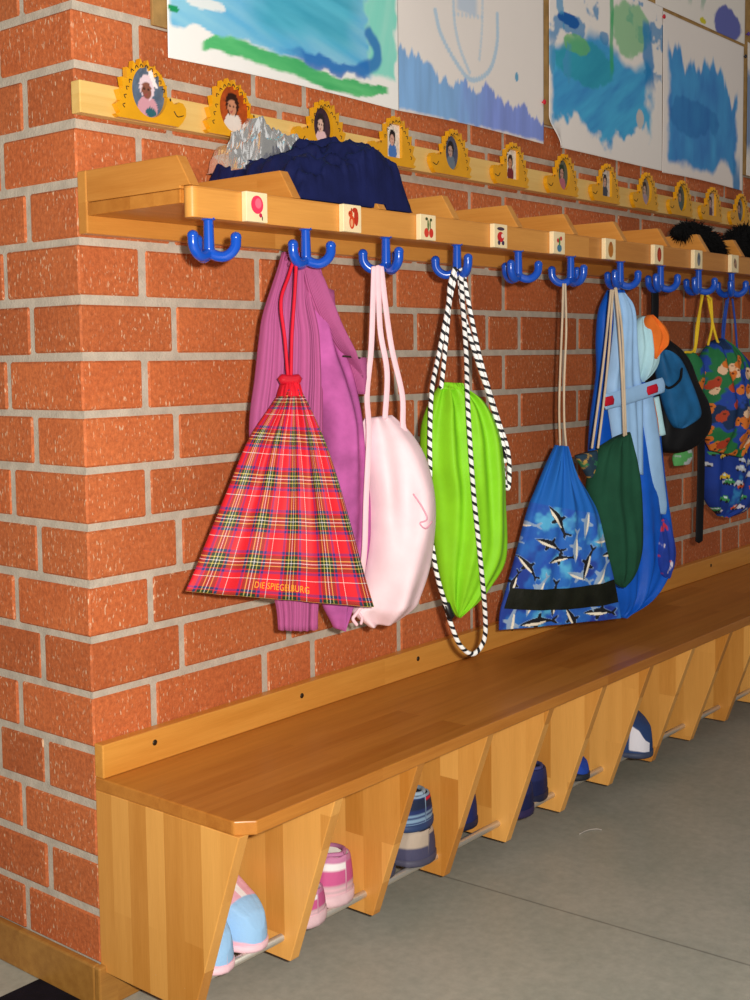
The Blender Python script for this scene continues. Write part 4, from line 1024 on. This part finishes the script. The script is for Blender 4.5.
BP = (1.80, -.20, -16)
bb = thing('gym_bag', 'blue bag printed with small colourful cars on blue cords at the last visible hook', 'gym bag', pp(BP, 0, .55), 'drawstring bags on the hooks')
cars = [(dr.uniform(-.14, .12), dr.uniform(.54, .92), dr.uniform(.010, .015), dr.uniform(-.4, .4), dr.choice(['#C83028', '#D8B030', '#B8BCC8', '#C85020', '#3A8A50', '#D0C8D8'])) for _ in range(95)]
def carsp(u, t, s_, z):
    n = fbm(s_*30, z*30, 121); C = np.array(lin('#15358C'))[None]*(.7+.6*n[:, None]); C = mixc(C, lin('#2C78B4'), sstep(.6, .68, fbm(s_*18, z*18, 123)))
    for x, y, k, a, c in cars:
        X = ((s_-x)*math.cos(a)+(z-y)*math.sin(a))/k; Y = (-(s_-x)*math.sin(a)+(z-y)*math.cos(a))/k
        b_ = (abs(X) < 1) & (abs(Y) < .3); r_ = (X**2/.3+(Y-.3)**2/.16 < 1) & (Y > .2)
        C = mixc(C, lin(c), (b_ | r_).astype(float)); w_ = ((abs(X)-.55)**2+(Y+.32)**2 < .06); C = mixc(C, lin('#14141C'), w_.astype(float))
        C = mixc(C, lin('#C8DCE8'), ((X**2/.12+(Y-.32)**2/.04 < 1) & (Y > .24)).astype(float))
    return C
b1_ = Loft(BP, [(-0.0192, 0.9623), (-0.0549, 0.9267), (-0.0683, 0.8549), (-0.0778, 0.7590), (-0.0802, 0.6745), (-0.0686, 0.6130), (-0.0280, 0.5707)], [(0.0471, 0.9689), (0.0931, 0.9242), (0.1174, 0.8493), (0.1269, 0.7492), (0.1134, 0.6497), (0.0802, 0.5819), (0.0090, 0.5627)], [.012, .03, .036, .04, .042, .034, .006], pleats(3, .006, 91, 1, .8))
b1_.mesh(140, 170, color=carsp).build('printed_body', M['print_cloth'], bb)
M['bluecord'] = fabric('blue_cord', '#2A4AA0', .7)
for L in ([(-0.0030, 1.0995), (-0.0132, 1.0466), (-0.0195, 0.9864), (-0.0118, 0.9550)], [(0.0117, 1.0973), (0.0237, 1.0346), (0.0321, 0.9739), (0.0399, 0.9544)], [(-0.0102, 1.0946), (-0.0237, 1.0225), (-0.0191, 0.9551)]):
    MB().tube(pts(BP, L, .004), .0026, 8).build('blue_drawstring', M['bluecord'], bb)

# ------------------------------------------------------------------ things lying on the rack
def heap(pl, outline_top, zb, d0, d1, seed, amp, nu=120, nv=60, fr=(14, 9)):
    """crumpled cloth: a bulging body over the span of outline_top [(s,ztop)...], from depth d0 (back) to d1 (front)"""
    S_ = np.array(outline_top); ss = np.linspace(S_[0, 0], S_[-1, 0], nu+1)
    zt = np.interp(ss, S_[:, 0], S_[:, 1])
    vs = []; fs = []
    for j in range(nv+1):
        v = j/nv
        for i in range(nu+1):
            th = PI*v
            e = min(1, 6*min(i, nu-i)/nu+.02)**.5
            y = d0+(d1-d0)*(.5-.5*math.cos(th)*e)
            h = (zt[i]-zb)*(max(0, math.sin(th))**.55)*1.0
            x = ss[i]
            vs.append([x, y, zb+h])
    V = np.array(vs)
    def crease(p, q, sd):
        return 1-abs(2*vnoise(p, q, sd)-1)
    a, b, c = V[:, 0]-pl[0], V[:, 1], V[:, 2]
    w1 = fbm(a*fr[0], (b+c)*fr[0], seed)-.5
    f1 = crease(a*fr[0]*1.1+w1*1.6+b*9, (b*1.2+c)*fr[1]*1.2, seed+3)-.5
    f2 = crease(a*fr[0]*2.3+w1*2.2-c*10, (b-c)*fr[1]*2.1, seed+5)-.5
    w = np.clip((V[:, 2]-zb)/.02, 0, 1)
    V[:, 2] += amp*w*(f1*1.3+f2*.6+w1*.8); V[:, 1] -= amp*w*(f1*.7+f2*.6)
    V[:, 2] = np.maximum(V[:, 2], zb)
    for j in range(nv):
        for i in range(nu):
            p = j*(nu+1)+i; fs.append((p, p+1, p+nu+2, p+nu+1))
    n = (nu+1)
    fs.append(tuple(range(nu, -1, -1))+tuple(nv*n+i for i in range(nu+1)))
    return MB().add([tuple(p) for p in V], fs)
M['navy'] = fabric('navy_cloth', '#141B4A', .7, 600, .2, .2, .05, (24, .6))
def drape(x0, x1, y0, y1, top, under, seed, amp, nx=110, ny=80, fr=14):
    X, Y = np.meshgrid(np.linspace(x0, x1, nx+1), np.linspace(y0, y1, ny+1))
    wob = (fbm(X*16, Y*16, seed+31)-.5)
    T = top(X, Y); B = under(X, Y)
    U = (X-x0)/(x1-x0); V = (Y-y0)/(y1-y0)
    ed = np.minimum(np.minimum(U, 1-U)/.10, np.minimum(V/.05, (1-V)/.16)); ed = np.clip(ed, 0, 1); ed = np.sqrt(1-(1-ed)**2)
    def crease(p, q, sd): return 1-abs(2*vnoise(p, q, sd)-1)
    w1 = fbm(X*fr, Y*fr, seed)-.5
    f = crease(X*fr*1.0+w1*2.4+Y*8, Y*fr*1.3-X*4, seed+3)*.62+crease(X*fr*2.1+w1*3-Y*9, Y*fr*2.2+X*7, seed+5)*.3+w1*.7
    Z = B+.0015+np.maximum(T-B, .004)*ed+amp*ed*(f-.45)
    Z = np.maximum(Z, B+.0012)
    n = (nx+1)*(ny+1); W = nx+1
    vs = list(zip(X.ravel(), Y.ravel(), Z.ravel()))+list(zip(X.ravel(), Y.ravel(), (B+.0004).ravel()))
    fs = [(a*W+b, a*W+b+1, (a+1)*W+b+1, (a+1)*W+b) for a in range(ny) for b in range(nx)]
    fs += [tuple(q+n for q in g[::-1]) for g in fs]
    bd = [b for b in range(W)]+[a*W+nx for a in range(1, ny+1)]+[ny*W+b for b in range(nx-1, -1, -1)]+[a*W for a in range(ny-1, 0, -1)]
    for p, q in zip(bd, bd[1:]+bd[:1]): fs.append((q, p, p+n, q+n))
    return MB().add(vs, fs)
def crumple(mb):
    mb.sm = [False]*len(mb.f); return mb
def under(X, Y):
    base = np.where(Y < -.2125, 1.1985, 1.1945)
    dz = np.where(Y > -.2085, 1.2400, 1.2400-(-.2085-Y)*1.62)
    return np.where((X > .394) & (X < .425), np.maximum(dz, base), base)
def navtop(X, Y):
    z = np.interp(X, [.22, .25, .29, .34, .40, .44, .47, .50], [1.238, 1.255, 1.268, 1.281, 1.292, 1.288, 1.266, 1.22])
    back = sstep(-.105, -.07, Y)*sstep(.44, .40, X)
    return z*(1-back)+np.minimum(z, 1.250)*back-.022*sstep(-.17, -.225, Y)
nv_ = thing('navy_garment', 'crumpled navy blue garment heaped on the rack behind its front edge', 'garment', (.35, -.12, 1.194))
drape(.2205, .492, -.2300, -.022, navtop, under, 5, .046, 150, 110, 17).build('crumpled_cloth', M['navy'], nv_)
sl_ = Loft((.47, -.19, -10), *LR([(-0.0467, 1.2962), (-0.0213, 1.2970), (-0.0001, 1.2846), (0.0192, 1.2640), (0.0255, 1.2420), (0.0077, 1.2248), (-0.0098, 1.2156), (-0.0310, 1.2268), (-0.0518, 1.2426), (-0.0640, 1.2635), (-0.0615, 1.2855)]), [.004, .018, .024, .026, .024, .018, .004], pleats(2, .006, 14, 1, 1))
sl_.mesh(30, 40).build('folded_sleeve', M['navy'], nv_)
M['silver'] = plain('silver_foil', '#F4F4F5', .17, metal=.85, bumpk=(70, .35, .004))
def siltop(X, Y): return np.interp(X, [.235, .25, .27, .29, .315, .335, .36, .40, .435], [1.282, 1.292, 1.302, 1.318, 1.332, 1.316, 1.318, 1.326, 1.30])-.02*sstep(-.06, -.10, Y)
def silund(X, Y): return 1.256+.006*sstep(.3, .36, X)
tag(crumple(drape(.236, .44, -.100, -.0225, siltop, silund, 9, .046, 44, 26, 34)).build('silver_garment', M['silver'], base=(.3, -.07, 1.264)), 'shiny crumpled silver foil garment on top of the navy garment, against the wall', 'garment')

# black fur pieces further along the rack
def fur(path, rad, nh, ln, seed, name, label):
    r = random.Random(seed); m = MB(); P = catmull(path, 10)
    m.tube(path, lambda t: np.interp(t, np.linspace(0, 1, len(rad)), rad), 12, 10)
    for _ in range(nh):
        f = r.random()*(len(P)-1.001); i = int(f); c = P[i]+(P[i+1]-P[i])*(f-i)
        T = P[min(i+1, len(P)-1)]-P[i]; T /= np.linalg.norm(T)+1e-9
        d = np.array([r.gauss(0, 1) for _ in range(3)]); d -= T*(d@T); d /= np.linalg.norm(d)+1e-9
        rr = np.interp(f/(len(P)-1), np.linspace(0, 1, len(rad)), rad)
        p0 = c+d*rr*.8; e = d*.75+T*r.uniform(-.9, .9)+np.array([0, 0, -.25]); e /= np.linalg.norm(e); L = ln*r.uniform(.5, 1.2)*min(1, rr/.012)
        sd = np.cross(e, [0.3, .5, .8]); sd /= np.linalg.norm(sd)+1e-9; w = .0016
        q = p0+e*L*.55; tip = p0+e*L+np.array([0, 0, -L*.2]); s2 = np.cross(e, sd)
        m.add([p0-sd*w, p0+sd*w, p0+s2*w*1.5, q-sd*w*.7, q+sd*w*.7, q+s2*w, tip], [(0, 1, 4, 3), (1, 2, 5, 4), (2, 0, 3, 5), (3, 4, 6), (4, 5, 6), (5, 3, 6)])
    o = m.build(name, M['fur'], base=tuple(np.array(path).mean(0))); return tag(o, label, 'fur trim')
M['fur'] = plain('black_fur', '#0A090B', .75, spec=.2)
FP = (0, -.180, 0)
fur(pts(FP, [(1.5462, 1.2422), (1.6138, 1.2490), (1.6788, 1.2394), (1.7348, 1.2217), (1.7810, 1.2005)]), [.004, .014, .024, .026, .016], 2600, .024, 3, 'fur_collar', 'tapering strip of black fur lying across the rack dividers')
fur(pts(FP, [(1.8514, 1.2115), (1.8993, 1.2313), (1.9549, 1.2420), (2.0319, 1.2390), (2.0853, 1.2216)]), [.018, .034, .040, .036, .024], 3600, .028, 4, 'fur_hood', 'bushy black fur hood on the rack at the right edge of the photo')
cp = heap((0, 0), [(1.7213, 1.2409), (1.7540, 1.2622), (1.7930, 1.2721), (1.8389, 1.2654), (1.8801, 1.2483)], 1.1945, -.04, -.16, 15, .012, 50, 24)
def capc(P):
    P = np.array(P); n = fbm(P[:, 0]*60, P[:, 2]*90, 131); C = np.ones((len(P), 1))*np.array(lin('#6A5E5A')); return list(mixc(C, lin('#A89890'), sstep(.5, .6, n)))
cp.c = capc(cp.v)
tag(cp.build('winter_hat', M['print_cloth'], base=(1.75, -.1, 1.194)), 'small grey patterned hat under the tapering black fur on the rack', 'hat')

# ------------------------------------------------------------------ shoes in the compartments
def shoe_parts(L, Wd, H, hc, paintf, name, label, loc, yaw, sole_c, opening=.45, lining='#E8E0D8', pitch=0., sole_h=.012, group='shoes in the bench', toe_up=.0, strap=None, collar=None):
    """local: heel at y=0 .. toe at y=L (toe towards +y local), z up; placed by yaw and pitch"""
    root = thing(name, label, 'shoe', loc, group)
    ns = 64
    def wid(l): return Wd/2*(.80+.20*math.sin(min(1, l*1.25)*PI*.9-.2))*min(1, (1-(max(0, (l-.62)/.38))**2.4)**.5+.02)*min(1, (max(0.0, 1-((.16-l)/.16)**2)**.5 if l < .16 else 1)+.05)
    def hgt(l): return np.interp(l, [0, .1, .35, .5, .65, .8, .93, 1], [hc*.98, hc, hc*.92, hc*.86, H*1.15, H, H*.8, H*.42])
    ca, sa = math.cos(yaw), math.sin(yaw); cp_, sp_ = math.cos(pitch), math.sin(pitch)
    def place(p):
        x, y, z = p
        y, z = y*cp_-z*sp_, y*sp_+z*cp_
        return (loc[0]+x*ca-y*sa, loc[1]+x*sa+y*ca, loc[2]+z)
    vs = []; cols = []; fs = []
    for i in range(ns+1):
        l = i/ns; w = wid(l); h = hgt(l)
        o = float(sstep(opening+.12, opening-.04, np.array(l))*sstep(.02, .08, np.array(l)))
        prof = [(-1, 0), (-1.03, .15), (-1.02, .35), (-.96, .58), (-.88, .78), (-.80, .93)]
        mid = [(-.68, 1.0), (-.56, .99), (-.52, .8), (-.45, .45), (-.3, .24), (0, .2)]
        dome = [(-.62, .98 if o > .01 else .985), (-.48, 1.0), (-.36, 1.02), (-.24, 1.03), (-.12, 1.035), (0, 1.04)]
        row = list(prof)+[(a[0]*o+b[0]*(1-o), a[1]*o+b[1]*(1-o)) for a, b in zip(mid, dome)]
        row = row+[(-p[0], p[1]) for p in row[-2::-1]]
        row = [tuple(q) for q in catmull(row, 3)]
        for k, (px, pz) in enumerate(row):
            vs.append(place((px*w, l*L, sole_h*.8+pz*(h-sole_h*.8)+toe_up*max(0, l-.7)**2)))
            inner = o > .3 and abs(px) < .57
            cols.append(lin(lining) if inner else lin(paintf(l, px, pz)))
    m_ = len(row)
    for i in range(ns):
        for k in range(m_-1):
            p = i*m_+k; fs.append((p, p+1, p+m_+1, p+m_))
    fs.append(tuple(range(m_))); fs.append(tuple(ns*m_+k for k in range(m_-1, -1, -1)))
    MB().add(vs, fs, col=cols).build('upper', M['shoe_cloth'], root)
    vs = []; fs = []
    for z, k in ((0, .98), (sole_h*.3, 1.06), (sole_h, 1.06)):
        for i in range(ns+1): vs.append(place((-wid(i/ns)*k, (i/ns-.5)*L*(1+.02*k)+L/2, z+toe_up*max(0, i/ns-.7)**2)))
        for i in range(ns, -1, -1): vs.append(place((wid(i/ns)*k, (i/ns-.5)*L*(1+.02*k)+L/2, z+toe_up*max(0, i/ns-.7)**2)))
    q = 2*(ns+1)
    for a in range(2):
        for k in range(q): fs.append((a*q+k, a*q+(k+1) % q, (a+1)*q+(k+1) % q, (a+1)*q+k))
    for a in (0, 2):
        for i in range(ns): fs.append((a*q+i, a*q+i+1, a*q+q-2-i, a*q+q-1-i))
    MB().add(vs, fs).build('sole', sole_c if not isinstance(sole_c, str) else plain('sole_'+sole_c[1:], sole_c, .6, var=.08), root)
    if strap:
        lc_, col_, wdt = strap
        w = wid(lc_); h = hgt(lc_)
        path = [place((px*w*1.03, lc_*L, sole_h*.8+pz*(h-sole_h*.8)+.002)) for px, pz in ((-1.02, .25), (-.98, .55), (-.82, .9), (-.5, 1.06), (0, 1.1), (.5, 1.06), (.82, .9), (.98, .55), (1.02, .25))]
        MB().tube(path, .004, 10, 5, flat=(-sa*cp_, ca*cp_, sp_, wdt, .0018)).build('strap', plain('strap_'+col_[1:], col_, .6), root)
    if collar:
        path = []
        for a in np.linspace(0, 2*PI, 25):
            l = opening*.52+.02-(opening*.46)*math.cos(a); sx = math.sin(a)
            path.append(place((sx*wid(l)*.68, l*L, sole_h*.8+(hgt(l)-sole_h*.8)*1.0+.001)))
        MB().tube(path, .0042, 8, 2, caps=False).build('padded_collar', plain('collar_'+collar[1:], collar, .8), root)
    return root
ZR = .0945
OUT = PI   # toe towards the room
def blue_slip(l, a, z):
    if z < .20: return '#F2BCCC'
    if .40 < l < .76 and abs(a) < .9 and z > .66-.3*(.76-l):
        return '#F8F4F8' if (abs(a+.1) < .16 or l < .44) else '#EFB4C8'
    return '#9CC8F2'
B1 = dict(opening=.36, collar='#A8D0F4', lining='#F0D8E0', sole_h=.010)
shoe_parts(.155, .080, .066, .104, blue_slip, 'slipper', 'light blue slipper with pink vamp, fully visible in the compartment nearest the corner', (.142, -.045, ZR), OUT, '#F2C8D4', **B1)
shoe_parts(.155, .080, .066, .104, blue_slip, 'slipper', 'light blue slipper mostly hidden by the end panel of the bench', (.062, -.054, ZR), OUT, '#F2C8D4', **B1)
def pink_sn(l, a, z):
    if z > .86: return '#C880A8'
    if z < .34: return '#E8B8C4' if (int(z*16) % 2) else '#CFAEB6'
    if a < .1 and z > .52-.4*(a+.6): return '#F2ECEE'
    return '#CE5C92'
shoe_parts(.16, .084, .052, .080, pink_sn, 'trainer', 'pink and white trainer with white lining, right one of its pair, heel outwards', (.342, -.197, ZR), 0, '#E2BEC6', opening=.5, lining='#F4F0E8', collar='#C078A4', sole_h=.018)
shoe_parts(.16, .084, .050, .056, pink_sn, 'trainer', 'pink trainer half hidden behind the second bench panel, left one of its pair', (.256, -.212, ZR), 0, '#E2BEC6', opening=.5, lining='#F4F0E8', collar='#C078A4', sole_h=.018)
def navy_tr(l, a, z):
    if abs(z-.86-.30*a) < .035 and -.3 < a < .5 and l < .3: return '#3A3848'
    return '#4C4B68' if z < .70+.20*a else '#BBAA9A'
shoe_parts(.165, .096, .052, .060, navy_tr, 'trainer', 'grey-beige and slate trainer under the striped slipper in the third compartment', (.555, -.205, ZR), 0, '#4C4A60', lining='#3A3A48', opening=.45)
shoe_parts(.165, .082, .056, .070, navy_tr, 'trainer', 'slate trainer almost hidden behind the third bench panel', (.462, -.19, ZR), 0, '#4C4A60', lining='#3A3A48', opening=.45)
def stripe_sl(l, a, z):
    if z > .93 and l < .5: return '#8FA8C4'
    if .60 < z < .90 and (abs(a+.35) < .26 or abs(a-.72) < .16) and l < .3: return '#E01838'
    if .56 < z < .93: return '#1E2A48'
    return '#24346A' if int(z*14) % 2 else '#86A6C6'
shoe_parts(.150, .094, .044, .060, stripe_sl, 'slipper', 'blue striped slipper with red dots lying on top of the slate trainer', (.554, -.200, .1555), 0, '#28406E', opening=.55, lining='#141C30', pitch=-.02, collar='#9AB4CC')
shoe_parts(.165, .088, .045, .062, lambda l, a, z: '#1C2A66', 'trainer', 'navy shoe seen as a sliver in the fourth compartment', (.737, -.172, ZR), 0, '#151C40', lining='#101830')
def nv_boot(l, a, z): return '#18204E' if z < .6 else '#232C62'
M['gloss'] = plain('navy_gloss', '#18204E', .25)
shoe_parts(.16, .094, .048, .064, nv_boot, 'ankle_boot', 'glossy navy ankle boot standing forward on the rods in the fifth compartment', (.955, -.192, .0900), 0, '#141A3C', opening=.42, lining='#10142C', collar='#3A4484', sole_h=.014)
shoe_parts(.16, .088, .048, .064, nv_boot, 'ankle_boot', 'navy ankle boot low behind the fifth bench panel, left one of the pair', (.866, -.215, .0900), 0, '#2A2050', opening=.42, lining='#10142C', collar='#3A4484', sole_h=.014)
shoe_parts(.16, .08, .044, .060, lambda l, a, z: '#2048B0' if z > .25 else '#16203A', 'slipper', 'royal blue shoe peeking out in the sixth compartment', (1.108, -.045, ZR), OUT, '#20242E', lining='#182040')
def toe_white(l, a, z):
    if z > .90 and l < .60: return '#A82840'
    if l > .84 and .10 < z < .93 and a > -.35: return '#E8E6F2'
    if .55 < l < .72 and z < .34: return '#E0A820'
    return '#2C4678'
shoe_parts(.165, .094, .082, .125, toe_white, 'trainer', 'navy trainer with white toe cap, red rim and yellow spots in the seventh compartment', (1.350, -.070, .0900), OUT-.12, '#3A4460', lining='#2A2C48', collar='#9A2038')
shoe_parts(.16, .08, .055, .11, lambda l, a, z: '#16141C', 'trainer', 'black shoe seen as a sliver in the eighth compartment', (1.540, -.168, ZR), 0, '#101014', lining='#0C0C10')
shoe_parts(.16, .08, .055, .10, lambda l, a, z: '#1A1420', 'trainer', 'dark shoe barely visible in the ninth compartment', (1.740, -.165, ZR), 0, '#101014', lining='#0C0C10')

# ------------------------------------------------------------------ on the floor
M['mat'] = fabric('dark_doormat', '#110C16', .95, 300, .6, .35, 0., (120, .8))
tag(MB().box(-.75, -.016, -.9, .132, 0, .007, .003).build('doormat', M['mat'], base=(-.38, -.38, 0)), 'dark purplish doormat on the floor at the foot of the brick corner', 'doormat')
tag(MB().tube([(1.045, -.222, .0016), (1.07, -.225, .0022), (1.09, -.234, .0016), (1.092, -.246, .002)], .0014, 6).build('thread', plain('white_thread', '#B8B0A8', .8), base=(1.07, -.23, 0)), 'short pale thread lying on the grey floor below the bench', 'thread')

# ------------------------------------------------------------------ camera
cam = bpy.data.cameras.new('camera'); co = bpy.data.objects.new('camera', cam); COL.objects.link(co)
f_, yaw, pit, rol = 1247.6756, .8557746, -.0788189, -.0152672
fw = Vector((math.sin(yaw)*math.cos(pit), math.cos(yaw)*math.cos(pit), math.sin(pit)))
rt = Vector((math.cos(yaw), -math.sin(yaw), 0)); up = rt.cross(fw)
r2 = rt*math.cos(rol)+up*math.sin(rol); u2 = -rt*math.sin(rol)+up*math.cos(rol)
from mathutils import Matrix
co.matrix_world = Matrix(((r2.x, u2.x, -fw.x, -1.140375), (r2.y, u2.y, -fw.y, -1.448875), (r2.z, u2.z, -fw.z, .965145), (0, 0, 0, 1)))
cam.sensor_fit = 'AUTO'; cam.sensor_width = 36; cam.lens = 36*f_/1000
cam.shift_x = .0517698; cam.shift_y = -.0415354
cam.clip_start = .05
S.camera = co

# ------------------------------------------------------------------ light: the camera's flash, daylight in the room
def light(name, kind, loc, energy, color, size=.1, target=None):
    l = bpy.data.lights.new(name, kind); l.energy = energy; l.color = color
    if kind == 'AREA': l.shape = 'DISK'; l.size = size
    elif kind in ('POINT', 'SPOT'): l.shadow_soft_size = size
    o = bpy.data.objects.new(name, l); COL.objects.link(o); o.location = loc
    if target: o.rotation_euler = (Vector(target)-Vector(loc)).to_track_quat('-Z', 'Y').to_euler()
    return o
cl = Vector((-1.140375, -1.448875, .965145))
fl = light('camera_flash', 'POINT', cl+r2*.07+u2*.045-fw*.03, 178.0, (1, .95, .86), .018)
dl_ = light('ceiling_daylight', 'AREA', (.6, -2.2, 3.0), 6.0, (1, .97, .93), 2.2, (.9, -.2, .6))
w = bpy.data.worlds.new('room_light'); S.world = w; w.use_nodes = True
bg = w.node_tree.nodes['Background']; bg.inputs[0].default_value = (1, .95, .88, 1); bg.inputs[1].default_value = .18
S.view_settings.view_transform = 'Standard'; S.view_settings.look = 'None'
S.view_settings.exposure = 0; S.view_settings.gamma = 1; S.view_settings.use_curve_mapping = False
